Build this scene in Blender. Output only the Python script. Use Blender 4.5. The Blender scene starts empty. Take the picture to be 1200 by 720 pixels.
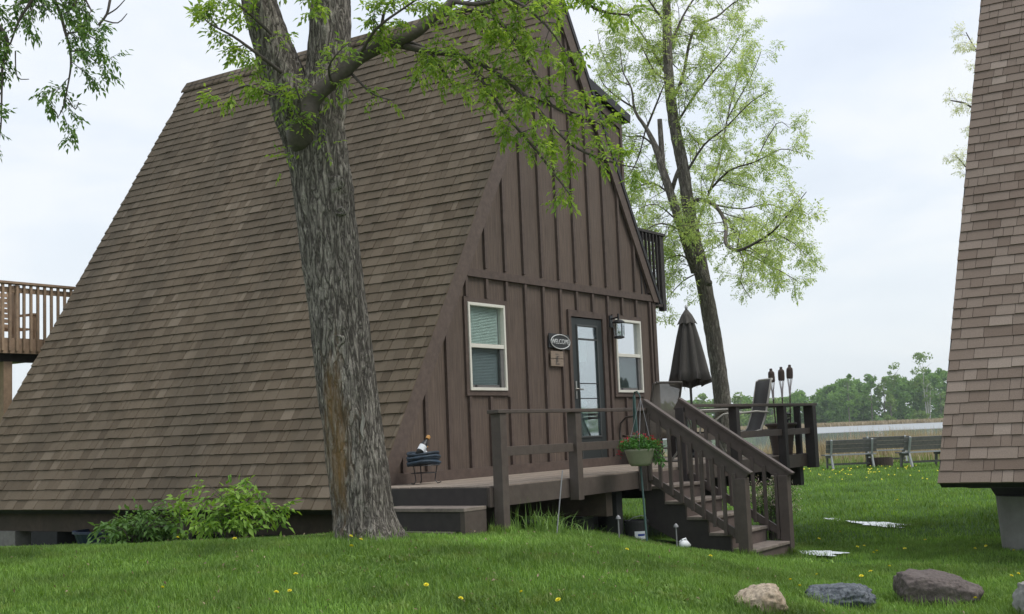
import bpy, math, random
import numpy as np
from mathutils import Vector, Matrix
R = math.radians
random.seed(7)
rng = np.random.default_rng(11)
SC = bpy.context.scene
COL = SC.collection

# ------------------------------------------------------------------ camera
FPX = 1450.0
EYE = Vector((0.0, 0.0, 1.6))
PITCH, ROLL = R(5.8), R(2.35)
_fw = Vector((0, math.cos(PITCH), math.sin(PITCH)))
_rt0 = Vector((1, 0, 0))
_up0 = _rt0.cross(_fw)
_rt = _rt0 * math.cos(ROLL) - _up0 * math.sin(ROLL)
_up = _rt.cross(_fw)
cam_d = bpy.data.cameras.new('camera')
cam = bpy.data.objects.new('camera', cam_d)
COL.objects.link(cam)
SC.camera = cam
cam_d.sensor_width = 36.0
cam_d.lens = 36.0 * FPX / 1200.0
cam_d.clip_start = 0.1
cam_d.clip_end = 3000
m3 = Matrix((_rt, _up, -_fw)).transposed()
cam.matrix_world = Matrix.Translation(EYE) @ m3.to_4x4()

# ------------------------------------------------------------------ world, sun, exposure
SUN_EL, SUN_AZ = 56.0, 108.0        # degrees; azimuth measured clockwise from +Y
W = bpy.data.worlds.new('World')
SC.world = W
W.use_nodes = True
nt = W.node_tree
nt.nodes.clear()
out = nt.nodes.new('ShaderNodeOutputWorld')
sky = nt.nodes.new('ShaderNodeTexSky')
sky.sky_type = 'NISHITA'
sky.sun_disc = False
sky.sun_elevation = R(SUN_EL)
sky.sun_rotation = R(SUN_AZ)
sky.air_density = 1.2
sky.dust_density = 2.5
bg1 = nt.nodes.new('ShaderNodeBackground')
bg1.inputs['Strength'].default_value = 0.12
nt.links.new(sky.outputs[0], bg1.inputs['Color'])
tc = nt.nodes.new('ShaderNodeTexCoord')
sep = nt.nodes.new('ShaderNodeSeparateXYZ')
nt.links.new(tc.outputs['Generated'], sep.inputs[0])
# flat cloud deck: project the view direction onto a plane overhead
zc = nt.nodes.new('ShaderNodeMath'); zc.operation = 'ADD'; zc.inputs[1].default_value = 0.22
zm = nt.nodes.new('ShaderNodeMath'); zm.operation = 'MAXIMUM'; zm.inputs[1].default_value = 0.0
nt.links.new(sep.outputs['Z'], zm.inputs[0]); nt.links.new(zm.outputs[0], zc.inputs[0])
dx = nt.nodes.new('ShaderNodeMath'); dx.operation = 'DIVIDE'
dy = nt.nodes.new('ShaderNodeMath'); dy.operation = 'DIVIDE'
nt.links.new(sep.outputs['X'], dx.inputs[0]); nt.links.new(zc.outputs[0], dx.inputs[1])
nt.links.new(sep.outputs['Y'], dy.inputs[0]); nt.links.new(zc.outputs[0], dy.inputs[1])
cmb = nt.nodes.new('ShaderNodeCombineXYZ')
nt.links.new(dx.outputs[0], cmb.inputs[0]); nt.links.new(dy.outputs[0], cmb.inputs[1])
n1 = nt.nodes.new('ShaderNodeTexNoise')
n1.inputs['Scale'].default_value = 1.6
n1.inputs['Detail'].default_value = 7
n1.inputs['Roughness'].default_value = 0.52
n1.inputs['Distortion'].default_value = 0.35
nt.links.new(cmb.outputs[0], n1.inputs['Vector'])
cr = nt.nodes.new('ShaderNodeValToRGB')
cr.color_ramp.elements[0].position = 0.32
cr.color_ramp.elements[0].color = (0.63, 0.695, 0.805, 1)
cr.color_ramp.elements[1].position = 0.58
cr.color_ramp.elements[1].color = (0.80, 0.83, 0.885, 1)
e = cr.color_ramp.elements.new(0.46); e.color = (0.70, 0.76, 0.855, 1)
nt.links.new(n1.outputs[0], cr.inputs[0])
# milky band towards the horizon
hz = nt.nodes.new('ShaderNodeMapRange')
hz.inputs['From Min'].default_value = 0.0
hz.inputs['From Max'].default_value = 0.30
hz.inputs['To Min'].default_value = 0.85
hz.inputs['To Max'].default_value = 0.0
nt.links.new(sep.outputs['Z'], hz.inputs['Value'])
mxh = nt.nodes.new('ShaderNodeMixRGB')
mxh.inputs['Color2'].default_value = (0.76, 0.81, 0.825, 1)
nt.links.new(hz.outputs[0], mxh.inputs['Fac']); nt.links.new(cr.outputs[0], mxh.inputs['Color1'])
bg2 = nt.nodes.new('ShaderNodeBackground')
bg2.inputs['Strength'].default_value = 1.0
nt.links.new(mxh.outputs[0], bg2.inputs['Color'])
mx = nt.nodes.new('ShaderNodeMixShader')
mx.inputs['Fac'].default_value = 0.94
nt.links.new(bg1.outputs[0], mx.inputs[1]); nt.links.new(bg2.outputs[0], mx.inputs[2])
nt.links.new(mx.outputs[0], out.inputs['Surface'])

sd = bpy.data.lights.new('sun', 'SUN')
sd.energy = 1.7
sd.angle = R(28)
sd.color = (1.0, 0.96, 0.9)
sun = bpy.data.objects.new('sun', sd)
COL.objects.link(sun)
_s = Vector((math.sin(R(SUN_AZ)) * math.cos(R(SUN_EL)), math.cos(R(SUN_AZ)) * math.cos(R(SUN_EL)), math.sin(R(SUN_EL))))
sun.rotation_euler = _s.to_track_quat('Z', 'Y').to_euler()
sun.location = (0, 0, 30)

SC.view_settings.view_transform = 'Standard'
SC.view_settings.look = 'None'
SC.view_settings.exposure = 0.30
SC.view_settings.gamma = 1.0
SC.cycles.max_bounces = 6
SC.cycles.diffuse_bounces = 3
SC.cycles.glossy_bounces = 3
SC.cycles.transparent_max_bounces = 6
SC.cycles.transmission_bounces = 4
SC.cycles.volume_bounces = 0

# ------------------------------------------------------------------ frames and helpers
AZ = math.atan2(0.83381408, 0.55204537)
G = Vector((math.cos(AZ), math.sin(AZ), 0))       # along the gable, to the right
B = Vector((-G.y, G.x, 0))                        # along the ridge, away
P0 = Vector((0.769, 16.738, 1.0916))              # deck level at the middle of the gable


def loc(u, v, z=0.0):
    return P0 + G * u + B * v + Vector((0, 0, z))


def at(px, py, depth):
    """a point of the place seen in the direction of photo pixel (px, py), `depth` metres ahead"""
    d = _fw + _rt * ((px - 600) / FPX) + _up * ((360 - py) / FPX)
    return EYE + d * (depth / d.y)


def setp(o, label=None, cat=None, group=None, kind=None):
    if label: o['label'] = label
    if cat: o['category'] = cat
    if group: o['group'] = group
    if kind: o['kind'] = kind
    return o


def thing(name, label, cat, location, rz=0.0, group=None):
    o = bpy.data.objects.new(name, None)
    o.empty_display_size = 0.2
    COL.objects.link(o)
    o.location = location
    o.rotation_euler = (0, 0, rz)
    return setp(o, label, cat, group)


def copy_tree(o, parent=None):
    c = o.copy()
    COL.objects.link(c)
    if parent is not None:
        c.parent = parent
    for ch in list(o.children):
        copy_tree(ch, c)
    return c


class MB:
    """collects shapes for one mesh"""
    def __init__(s):
        s.v, s.f, s.t = [], [], []

    def add(s, vs, fs, tint=0.5):
        n = len(s.v)
        s.v += [tuple(p) for p in vs]
        s.f += [tuple(i + n for i in f) for f in fs]
        s.t += [tint] * len(fs)
        return s

    def box(s, x0, x1, y0, y1, z0, z1, tint=0.5):
        return s.add([(x0, y0, z0), (x1, y0, z0), (x1, y1, z0), (x0, y1, z0), (x0, y0, z1), (x1, y0, z1), (x1, y1, z1), (x0, y1, z1)],
                     [(0, 3, 2, 1), (4, 5, 6, 7), (0, 1, 5, 4), (1, 2, 6, 5), (2, 3, 7, 6), (3, 0, 4, 7)], tint)

    def bar(s, p, q, w, h, up=(0, 0, 1), tint=0.5):
        p, q = Vector(p), Vector(q)
        d = (q - p).normalized()
        up = Vector(up)
        sd = d.cross(up)
        if sd.length < 1e-4:
            sd = d.cross(Vector((1, 0, 0)))
        sd.normalize()
        u2 = sd.cross(d)
        a, b_ = sd * w / 2, u2 * h / 2
        return s.add([p - a - b_, p + a - b_, p + a + b_, p - a + b_, q - a - b_, q + a - b_, q + a + b_, q - a + b_],
                     [(0, 1, 2, 3), (4, 7, 6, 5), (0, 4, 5, 1), (1, 5, 6, 2), (2, 6, 7, 3), (3, 7, 4, 0)], tint)

    def tube(s, pts, rad, n=8, tint=0.5, cap=True):
        pts = [Vector(p) for p in pts]
        if not hasattr(rad, '__len__'):
            rad = [rad] * len(pts)
        vs, fs = [], []
        prev = None
        for i, p in enumerate(pts):
            d = (pts[min(i + 1, len(pts) - 1)] - pts[max(i - 1, 0)])
            if d.length < 1e-9: d = Vector((0, 0, 1))
            d.normalize()
            if prev is None:
                a = d.orthogonal().normalized()
            else:
                a = (prev - d * prev.dot(d))
                a = a.normalized() if a.length > 1e-6 else d.orthogonal().normalized()
            prev = a
            b_ = d.cross(a)
            for k in range(n):
                t = 2 * math.pi * k / n
                vs.append(p + (a * math.cos(t) + b_ * math.sin(t)) * rad[i])
        for i in range(len(pts) - 1):
            for k in range(n):
                k2 = (k + 1) % n
                fs.append((i * n + k, i * n + k2, (i + 1) * n + k2, (i + 1) * n + k))
        if cap:
            fs.append(tuple(range(n - 1, -1, -1)))
            fs.append(tuple((len(pts) - 1) * n + k for k in range(n)))
        return s.add(vs, fs, tint)

    def lathe(s, prof, n=20, c=(0, 0, 0), tint=0.5, cap=True):
        c = Vector(c)
        vs, fs = [], []
        for r, z in prof:
            for k in range(n):
                t = 2 * math.pi * k / n
                vs.append(c + Vector((r * math.cos(t), r * math.sin(t), z)))
        for i in range(len(prof) - 1):
            for k in range(n):
                k2 = (k + 1) % n
                fs.append((i * n + k, i * n + k2, (i + 1) * n + k2, (i + 1) * n + k))
        if cap:
            fs.append(tuple(range(n - 1, -1, -1)))
            fs.append(tuple((len(prof) - 1) * n + k for k in range(n)))
        return s.add(vs, fs, tint)

    def prism(s, poly, ext, tint=0.5):
        poly = [Vector(p) for p in poly]
        ext = Vector(ext)
        n = len(poly)
        vs = poly + [p + ext for p in poly]
        fs = [tuple(range(n)), tuple(range(2 * n - 1, n - 1, -1))]
        for i in range(n):
            j = (i + 1) % n
            fs.append((i, i + n, j + n, j))
        return s.add(vs, fs, tint)

    def mesh(s, name, smooth=False):
        me = bpy.data.meshes.new(name)
        me.from_pydata(s.v, [], s.f)
        a = me.attributes.new('tint', 'FLOAT', 'FACE')
        a.data.foreach_set('value', s.t)
        if smooth:
            me.polygons.foreach_set('use_smooth', [True] * len(me.polygons))
        me.update()
        return me

    def build(s, name, mat, parent=None, smooth=False, bevel=0.0, kind=None, label=None):
        o = bpy.data.objects.new(name, s.mesh(name, smooth))
        COL.objects.link(o)
        if mat: o.data.materials.append(mat)
        if parent is not None: o.parent = parent
        if bevel:
            m = o.modifiers.new('bevel', 'BEVEL')
            m.width = bevel; m.segments = 2; m.limit_method = 'ANGLE'
        setp(o, label=label, kind=kind)
        return o


def np_mesh(name, verts, faces, mat, parent=None, tint=None, smooth=False):
    """fast mesh from numpy arrays; faces (n,3) or (n,4)"""
    me = bpy.data.meshes.new(name)
    k = faces.shape[1]
    me.vertices.add(len(verts)); me.vertices.foreach_set('co', verts.astype(np.float32).ravel())
    me.loops.add(faces.size); me.loops.foreach_set('vertex_index', faces.astype(np.int32).ravel())
    me.polygons.add(len(faces))
    me.polygons.foreach_set('loop_start', np.arange(0, faces.size, k, dtype=np.int32))
    if smooth: me.polygons.foreach_set('use_smooth', np.ones(len(faces), bool))
    if tint is not None:
        a = me.attributes.new('tint', 'FLOAT', 'FACE')
        a.data.foreach_set('value', tint.astype(np.float32))
    me.update(calc_edges=True)
    o = bpy.data.objects.new(name, me)
    COL.objects.link(o)
    if mat: me.materials.append(mat)
    if parent is not None: o.parent = parent
    return o


# ------------------------------------------------------------------ materials
def mat_new(name):
    m = bpy.data.materials.new(name)
    m.use_nodes = True
    n = m.node_tree
    return m, n, n.nodes['Principled BSDF']


def nd(n, t, **k):
    x = n.nodes.new(t)
    for a, b in k.items():
        setattr(x, a, b)
    return x


def simple(name, col, rough=0.6, metal=0.0, var=0.12, scale=30.0, bump=0.0, tint=0.0, grain=None, dirt=None, dirt_scale=3.0, dirt_amt=0.5, coat=0.0):
    """colour broken by two noises, optional per-piece tint, wood grain direction, dirt patches"""
    m, n, p = mat_new(name)
    L = n.links
    tc = nd(n, 'ShaderNodeTexCoord')
    mp = nd(n, 'ShaderNodeMapping')
    L.new(tc.outputs['Object'], mp.inputs[0])
    if grain: mp.inputs['Scale'].default_value = grain
    nz = nd(n, 'ShaderNodeTexNoise')
    nz.inputs['Scale'].default_value = scale
    nz.inputs['Detail'].default_value = 6
    nz.inputs['Roughness'].default_value = 0.6
    L.new(mp.outputs[0], nz.inputs['Vector'])
    mr = nd(n, 'ShaderNodeMapRange')
    mr.inputs['From Min'].default_value = 0.25; mr.inputs['From Max'].default_value = 0.75
    mr.inputs['To Min'].default_value = 1 - var; mr.inputs['To Max'].default_value = 1 + var
    L.new(nz.outputs[0], mr.inputs['Value'])
    last = mr.outputs[0]
    if tint:
        at_ = nd(n, 'ShaderNodeAttribute'); at_.attribute_name = 'tint'
        mt = nd(n, 'ShaderNodeMapRange')
        mt.inputs['To Min'].default_value = 1 - tint; mt.inputs['To Max'].default_value = 1 + tint
        L.new(at_.outputs['Fac'], mt.inputs['Value'])
        mm = nd(n, 'ShaderNodeMath', operation='MULTIPLY')
        L.new(last, mm.inputs[0]); L.new(mt.outputs[0], mm.inputs[1])
        last = mm.outputs[0]
    vm = nd(n, 'ShaderNodeVectorMath', operation='SCALE')
    vm.inputs[0].default_value = col[:3]
    L.new(last, vm.inputs['Scale'])
    c = vm.outputs[0]
    if dirt:
        n2 = nd(n, 'ShaderNodeTexNoise'); n2.inputs['Scale'].default_value = dirt_scale; n2.inputs['Detail'].default_value = 8
        n2.inputs['Roughness'].default_value = 0.65
        L.new(tc.outputs['Object'], n2.inputs['Vector'])
        r2 = nd(n, 'ShaderNodeMapRange'); r2.inputs['From Min'].default_value = 0.45; r2.inputs['From Max'].default_value = 0.68
        r2.inputs['To Max'].default_value = dirt_amt
        L.new(n2.outputs[0], r2.inputs['Value'])
        mxx = nd(n, 'ShaderNodeMixRGB'); mxx.inputs['Color2'].default_value = (*dirt, 1)
        L.new(r2.outputs[0], mxx.inputs['Fac']); L.new(c, mxx.inputs['Color1'])
        c = mxx.outputs[0]
    L.new(c, p.inputs['Base Color'])
    p.inputs['Roughness'].default_value = rough
    p.inputs['Metallic'].default_value = metal
    p.inputs['Coat Weight'].default_value = coat
    if bump:
        bp = nd(n, 'ShaderNodeBump'); bp.inputs['Strength'].default_value = bump; bp.inputs['Distance'].default_value = 0.01
        L.new(nz.outputs[0], bp.inputs['Height']); L.new(bp.outputs[0], p.inputs['Normal'])
    return m


def shingle_mat(name, cols, stain=0.5, stain_col=(0.035, 0.036, 0.028)):
    m, n, p = mat_new(name)
    L = n.links
    at_ = nd(n, 'ShaderNodeAttribute'); at_.attribute_name = 'tint'
    cr = nd(n, 'ShaderNodeValToRGB')
    cr.color_ramp.interpolation = 'LINEAR'
    els = cr.color_ramp.elements
    els[0].position = 0; els[0].color = (*cols[0], 1)
    els[1].position = 1; els[1].color = (*cols[-1], 1)
    for i in range(1, len(cols) - 1):
        e = els.new(i / (len(cols) - 1)); e.color = (*cols[i], 1)
    L.new(at_.outputs['Fac'], cr.inputs[0])
    tc = nd(n, 'ShaderNodeTexCoord')
    g = nd(n, 'ShaderNodeTexNoise'); g.inputs['Scale'].default_value = 130; g.inputs['Detail'].default_value = 4; g.inputs['Roughness'].default_value = 0.8
    L.new(tc.outputs['Object'], g.inputs['Vector'])
    mr = nd(n, 'ShaderNodeMapRange'); mr.inputs['From Min'].default_value = 0.3; mr.inputs['From Max'].default_value = 0.7
    mr.inputs['To Min'].default_value = 0.72; mr.inputs['To Max'].default_value = 1.28
    L.new(g.outputs[0], mr.inputs['Value'])
    vm = nd(n, 'ShaderNodeVectorMath', operation='SCALE')
    L.new(cr.outputs[0], vm.inputs[0]); L.new(mr.outputs[0], vm.inputs['Scale'])
    # weather streaks running down the slope, wide and soft
    mp = nd(n, 'ShaderNodeMapping'); mp.inputs['Scale'].default_value = (0.28, 0.9, 0.28)
    mp.inputs['Location'].default_value = (3.1, 0.7, 0)
    L.new(tc.outputs['Object'], mp.inputs[0])
    s = nd(n, 'ShaderNodeTexNoise'); s.inputs['Scale'].default_value = 0.85; s.inputs['Detail'].default_value = 5; s.inputs['Roughness'].default_value = 0.55
    s.inputs['Distortion'].default_value = 0.3
    L.new(mp.outputs[0], s.inputs['Vector'])
    sr = nd(n, 'ShaderNodeMapRange'); sr.inputs['From Min'].default_value = 0.46; sr.inputs['From Max'].default_value = 0.66
    sr.inputs['To Max'].default_value = stain
    L.new(s.outputs[0], sr.inputs['Value'])
    mx_ = nd(n, 'ShaderNodeMixRGB'); mx_.inputs['Color2'].default_value = (*stain_col, 1)
    L.new(sr.outputs[0], mx_.inputs['Fac']); L.new(vm.outputs[0], mx_.inputs['Color1'])
    L.new(mx_.outputs[0], p.inputs['Base Color'])
    p.inputs['Roughness'].default_value = 0.9
    p.inputs['Specular IOR Level'].default_value = 0.25
    bp = nd(n, 'ShaderNodeBump'); bp.inputs['Strength'].default_value = 0.5; bp.inputs['Distance'].default_value = 0.004
    L.new(g.outputs[0], bp.inputs['Height']); L.new(bp.outputs[0], p.inputs['Normal'])
    return m


def leaf_mat(name, c0, c1, trans=0.35, rough=0.5, tscale=1.0):
    """leaf: colour varies by leaf (tint) and lets light through"""
    m, n, p = mat_new(name)
    L = n.links
    at_ = nd(n, 'ShaderNodeAttribute'); at_.attribute_name = 'tint'
    cr = nd(n, 'ShaderNodeMixRGB')
    cr.inputs['Color1'].default_value = (*c0, 1); cr.inputs['Color2'].default_value = (*c1, 1)
    L.new(at_.outputs['Fac'], cr.inputs['Fac'])
    L.new(cr.outputs[0], p.inputs['Base Color'])
    p.inputs['Roughness'].default_value = rough
    p.inputs['Specular IOR Level'].default_value = 0.3
    tr = nd(n, 'ShaderNodeBsdfTranslucent')
    sc_ = nd(n, 'ShaderNodeVectorMath', operation='MULTIPLY')
    sc_.inputs[1].default_value = (1.5 * tscale, 1.5 * tscale, 0.7 * tscale)
    L.new(cr.outputs[0], sc_.inputs[0]); L.new(sc_.outputs[0], tr.inputs['Color'])
    ms = nd(n, 'ShaderNodeMixShader'); ms.inputs['Fac'].default_value = trans
    L.new(p.outputs[0], ms.inputs[1]); L.new(tr.outputs[0], ms.inputs[2])
    L.new(ms.outputs[0], n.nodes['Material Output'].inputs['Surface'])
    return m


def bark_mat(name, dark, light, moss=None, scale=9.0):
    """long interlacing ridges: dark furrows where a stretched noise crosses its middle value"""
    m, n, p = mat_new(name)
    L = n.links
    tc = nd(n, 'ShaderNodeTexCoord')
    mp = nd(n, 'ShaderNodeMapping'); mp.inputs['Scale'].default_value = (1, 1, 0.19)
    L.new(tc.outputs['Object'], mp.inputs[0])
    hs = []
    for sc_, wd in ((scale * 2.1, 8.0), (scale * 4.6, 6.0)):
        nz = nd(n, 'ShaderNodeTexNoise'); nz.inputs['Scale'].default_value = sc_; nz.inputs['Detail'].default_value = 4
        nz.inputs['Roughness'].default_value = .55; nz.inputs['Distortion'].default_value = .9
        L.new(mp.outputs[0], nz.inputs['Vector'])
        a = nd(n, 'ShaderNodeMath', operation='SUBTRACT'); a.inputs[1].default_value = .5; L.new(nz.outputs[0], a.inputs[0])
        b = nd(n, 'ShaderNodeMath', operation='ABSOLUTE'); L.new(a.outputs[0], b.inputs[0])
        c = nd(n, 'ShaderNodeMath', operation='MULTIPLY', use_clamp=True); c.inputs[1].default_value = wd; L.new(b.outputs[0], c.inputs[0])
        hs.append(c.outputs[0])
    mu = nd(n, 'ShaderNodeMath', operation='MULTIPLY')
    r1 = nd(n, 'ShaderNodeMapRange'); r1.inputs['To Min'].default_value = .45; L.new(hs[1], r1.inputs['Value'])
    L.new(hs[0], mu.inputs[0]); L.new(r1.outputs[0], mu.inputs[1])
    n2 = nd(n, 'ShaderNodeTexNoise'); n2.inputs['Scale'].default_value = 60; n2.inputs['Detail'].default_value = 5; n2.inputs['Roughness'].default_value = .7
    mp2 = nd(n, 'ShaderNodeMapping'); mp2.inputs['Scale'].default_value = (1, 1, .5)
    L.new(tc.outputs['Object'], mp2.inputs[0]); L.new(mp2.outputs[0], n2.inputs['Vector'])
    r2 = nd(n, 'ShaderNodeMapRange'); r2.inputs['From Min'].default_value = .3; r2.inputs['From Max'].default_value = .7; r2.inputs['To Min'].default_value = .55; r2.inputs['To Max'].default_value = 1.2
    L.new(n2.outputs[0], r2.inputs['Value'])
    m3_ = nd(n, 'ShaderNodeMath', operation='MULTIPLY', use_clamp=True); L.new(mu.outputs[0], m3_.inputs[0]); L.new(r2.outputs[0], m3_.inputs[1])
    mx_ = nd(n, 'ShaderNodeMixRGB')
    mx_.inputs['Color1'].default_value = (*dark, 1); mx_.inputs['Color2'].default_value = (*light, 1)
    L.new(m3_.outputs[0], mx_.inputs['Fac'])
    c = mx_.outputs[0]
    if moss:
        at_ = nd(n, 'ShaderNodeAttribute'); at_.attribute_name = 'tint'      # lichen marks painted per face
        n3 = nd(n, 'ShaderNodeTexNoise'); n3.inputs['Scale'].default_value = 7; n3.inputs['Detail'].default_value = 6; n3.inputs['Roughness'].default_value = 0.7
        L.new(mp.outputs[0], n3.inputs['Vector'])
        a1 = nd(n, 'ShaderNodeMath', operation='ADD'); L.new(at_.outputs['Fac'], a1.inputs[0]); L.new(n3.outputs[0], a1.inputs[1])
        r3 = nd(n, 'ShaderNodeMapRange'); r3.inputs['From Min'].default_value = 0.92; r3.inputs['From Max'].default_value = 1.22; r3.inputs['To Max'].default_value = 0.7
        L.new(a1.outputs[0], r3.inputs['Value'])
        m2 = nd(n, 'ShaderNodeMixRGB'); m2.inputs['Color2'].default_value = (*moss, 1)
        L.new(r3.outputs[0], m2.inputs['Fac']); L.new(c, m2.inputs['Color1'])
        c = m2.outputs[0]
    L.new(c, p.inputs['Base Color'])
    p.inputs['Roughness'].default_value = 0.9
    p.inputs['Specular IOR Level'].default_value = 0.2
    bp = nd(n, 'ShaderNodeBump'); bp.inputs['Strength'].default_value = 1.0; bp.inputs['Distance'].default_value = 0.022
    L.new(m3_.outputs[0], bp.inputs['Height']); L.new(bp.outputs[0], p.inputs['Normal'])
    return m


def glass_mat(name, tint=(0.8, 0.9, 0.88), mirror=0.35, rough=0.03):
    """window pane: part mirror, part see-through"""
    m, n, p = mat_new(name)
    L = n.links
    gl = nd(n, 'ShaderNodeBsdfGlossy'); gl.inputs['Roughness'].default_value = rough
    gl.inputs['Color'].default_value = (0.95, 0.97, 1, 1)
    tr = nd(n, 'ShaderNodeBsdfTransparent'); tr.inputs['Color'].default_value = (*tint, 1)
    ms = nd(n, 'ShaderNodeMixShader'); ms.inputs['Fac'].default_value = mirror
    L.new(tr.outputs[0], ms.inputs[1]); L.new(gl.outputs[0], ms.inputs[2])
    L.new(ms.outputs[0], n.nodes['Material Output'].inputs['Surface'])
    return m


M = {}
M['shingle'] = shingle_mat('roof_shingles', [(0.092, 0.069, 0.046), (0.118, 0.091, 0.062), (0.140, 0.110, 0.077), (0.185, 0.148, 0.108)], 0.50, (0.060, 0.050, 0.036))
M['shingle2'] = shingle_mat('paler_roof_shingles', [(0.150, 0.112, 0.087), (0.19, 0.147, 0.117), (0.225, 0.179, 0.145), (0.28, 0.228, 0.188)], 0.1)
M['siding'] = simple('brown_siding', (0.101, 0.073, 0.056), 0.8, var=0.42, scale=11, grain=(4, 4, 0.22), bump=0.5, tint=0.12, dirt=(0.135, 0.102, 0.082), dirt_scale=1.6, dirt_amt=0.45)
M['trim'] = simple('brown_trim', (0.086, 0.061, 0.049), 0.75, var=0.26, scale=14, bump=0.2, tint=0.05)
M['fascia'] = simple('rake_board', (0.102, 0.074, 0.060), 0.75, var=0.25, scale=14, bump=0.2)
M['darktrim'] = simple('dark_roof_edge', (0.022, 0.020, 0.022), 0.6, var=0.15, scale=14)
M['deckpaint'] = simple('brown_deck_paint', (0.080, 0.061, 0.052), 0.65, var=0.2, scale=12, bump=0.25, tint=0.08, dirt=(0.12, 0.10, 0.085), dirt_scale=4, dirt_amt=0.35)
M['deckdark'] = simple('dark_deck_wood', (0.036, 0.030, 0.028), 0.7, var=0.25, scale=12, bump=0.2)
M['floorwood'] = simple('worn_deck_floor', (0.27, 0.22, 0.175), 0.85, var=0.25, scale=14, grain=(1, 4, 1), bump=0.3, tint=0.14, dirt=(0.12, 0.10, 0.08), dirt_scale=6, dirt_amt=0.5)
M['tread'] = simple('worn_stair_tread', (0.20, 0.165, 0.14), 0.8, var=0.28, scale=16, bump=0.3, dirt=(0.08, 0.065, 0.055), dirt_scale=7, dirt_amt=0.6)
M['riser'] = simple('lit_stair_riser', (0.098, 0.074, 0.064), 0.75, var=0.2, scale=12, bump=0.2)  # paler deck paint: light falling on the risers is put into the colour
M['beam'] = simple('rough_beam', (0.07, 0.052, 0.038), 0.9, var=0.35, scale=10, bump=0.4, dirt=(0.035, 0.03, 0.022), dirt_scale=2.5, dirt_amt=0.6)
M['white'] = simple('cream_window_frame', (0.68, 0.66, 0.58), 0.45, var=0.06, scale=20)
M['blind'] = simple('pale_blind', (0.74, 0.80, 0.75), 0.6, var=0.06, scale=10)
M['blinddark'] = simple('screened_blind', (0.33, 0.36, 0.38), 0.7, var=0.06, scale=10)
M['whiteblind'] = simple('white_blind', (0.72, 0.72, 0.74), 0.6, var=0.04, scale=10)
M['screen'] = simple('insect_screen', (0.05, 0.065, 0.062), 0.7, var=0.1, scale=40)
M['glass'] = glass_mat('window_glass', (0.90, 0.95, 0.94), 0.12)
M['glassm'] = glass_mat('reflecting_glass', (0.8, 0.85, 0.85), 0.62)
M['glassdoor'] = glass_mat('door_glass', (0.7, 0.82, 0.8), 0.46)
M['doorpaint'] = simple('charcoal_door', (0.026, 0.031, 0.031), 0.5, var=0.08, scale=10)
M['doorlight'] = simple('door_moulding', (0.06, 0.064, 0.062), 0.5, var=0.08, scale=10)
M['black'] = simple('black_metal', (0.012, 0.012, 0.013), 0.45, var=0.2, scale=20)
M['steel'] = simple('brushed_steel', (0.55, 0.54, 0.5), 0.3, metal=1.0, var=0.08)
M['cream_chair'] = simple('cream_chair_tube', (0.42, 0.40, 0.35), 0.45, var=0.08)
M['darktube'] = simple('bronze_chair_tube', (0.07, 0.06, 0.052), 0.4, var=0.08)
M['sling'] = simple('taupe_sling', (0.21, 0.19, 0.165), 0.85, var=0.15, scale=60, bump=0.2)
M['slingdark'] = simple('grey_sling', (0.075, 0.07, 0.068), 0.85, var=0.15, scale=60, bump=0.2)
M['umbrella'] = simple('taupe_umbrella_cloth', (0.082, 0.075, 0.066), 0.9, var=0.12, scale=25, bump=0.15, tint=0.2)
M['pot'] = simple('brown_plastic_pot', (0.105, 0.083, 0.072), 0.55, var=0.1, scale=8)
M['soil'] = simple('dark_soil', (0.015, 0.013, 0.012), 0.95, var=0.4, scale=30, bump=0.5)
M['torchcane'] = simple('woven_torch_cane', (0.085, 0.06, 0.05), 0.85, var=0.35, scale=60, bump=0.4)
M['torchcup'] = simple('bleached_bamboo', (0.55, 0.50, 0.50), 0.6, var=0.12, scale=30)
M['greenpole'] = simple('green_painted_rod', (0.03, 0.075, 0.065), 0.4, var=0.1)
M['basket'] = simple('sage_plastic_basket', (0.27, 0.27, 0.19), 0.55, var=0.08)
M['leafgreen'] = leaf_mat('geranium_leaves', (0.03, 0.10, 0.022), (0.10, 0.25, 0.05), 0.25)
M['red'] = leaf_mat('red_petals', (0.30, 0.01, 0.02), (0.55, 0.03, 0.06), 0.2)
M['pinkwhite'] = leaf_mat('pale_pink_petals', (0.62, 0.50, 0.47), (0.8, 0.74, 0.68), 0.2)
M['tree_leaf'] = leaf_mat('maple_ash_leaves', (0.12, 0.22, 0.035), (0.36, 0.48, 0.10), 0.5)
M['tree_leaf2'] = leaf_mat('young_pale_leaves', (0.28, 0.38, 0.15), (0.52, 0.60, 0.32), 0.55)  # young leaves, paled further: haze and blur put into the colour
M['tree_leaf3'] = leaf_mat('hanging_leaves', (0.07, 0.15, 0.035), (0.19, 0.30, 0.09), 0.4)
M['pale_leaf'] = leaf_mat('far_pale_leaves', (0.6, 0.62, 0.55), (0.75, 0.76, 0.72), 0.4)
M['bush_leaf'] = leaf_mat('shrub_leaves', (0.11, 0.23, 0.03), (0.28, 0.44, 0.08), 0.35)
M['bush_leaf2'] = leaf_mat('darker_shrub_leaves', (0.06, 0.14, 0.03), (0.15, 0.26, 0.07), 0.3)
M['bark'] = bark_mat('furrowed_grey_bark', (0.045, 0.038, 0.032), (0.60, 0.54, 0.47), moss=(0.26, 0.15, 0.05), scale=9.5)
M['bark2'] = bark_mat('lake_tree_bark', (0.085, 0.074, 0.063), (0.40, 0.365, 0.32), scale=9)
M['twig'] = simple('twig_bark', (0.085, 0.07, 0.06), 0.85, var=0.25, scale=20)
M['limb'] = simple('smooth_limb_bark', (0.10, 0.082, 0.07), 0.85, var=0.3, scale=24, bump=0.4)
M['bench'] = simple('weathered_grey_timber', (0.135, 0.13, 0.125), 0.85, var=0.25, scale=12, bump=0.3, tint=0.12)
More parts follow.
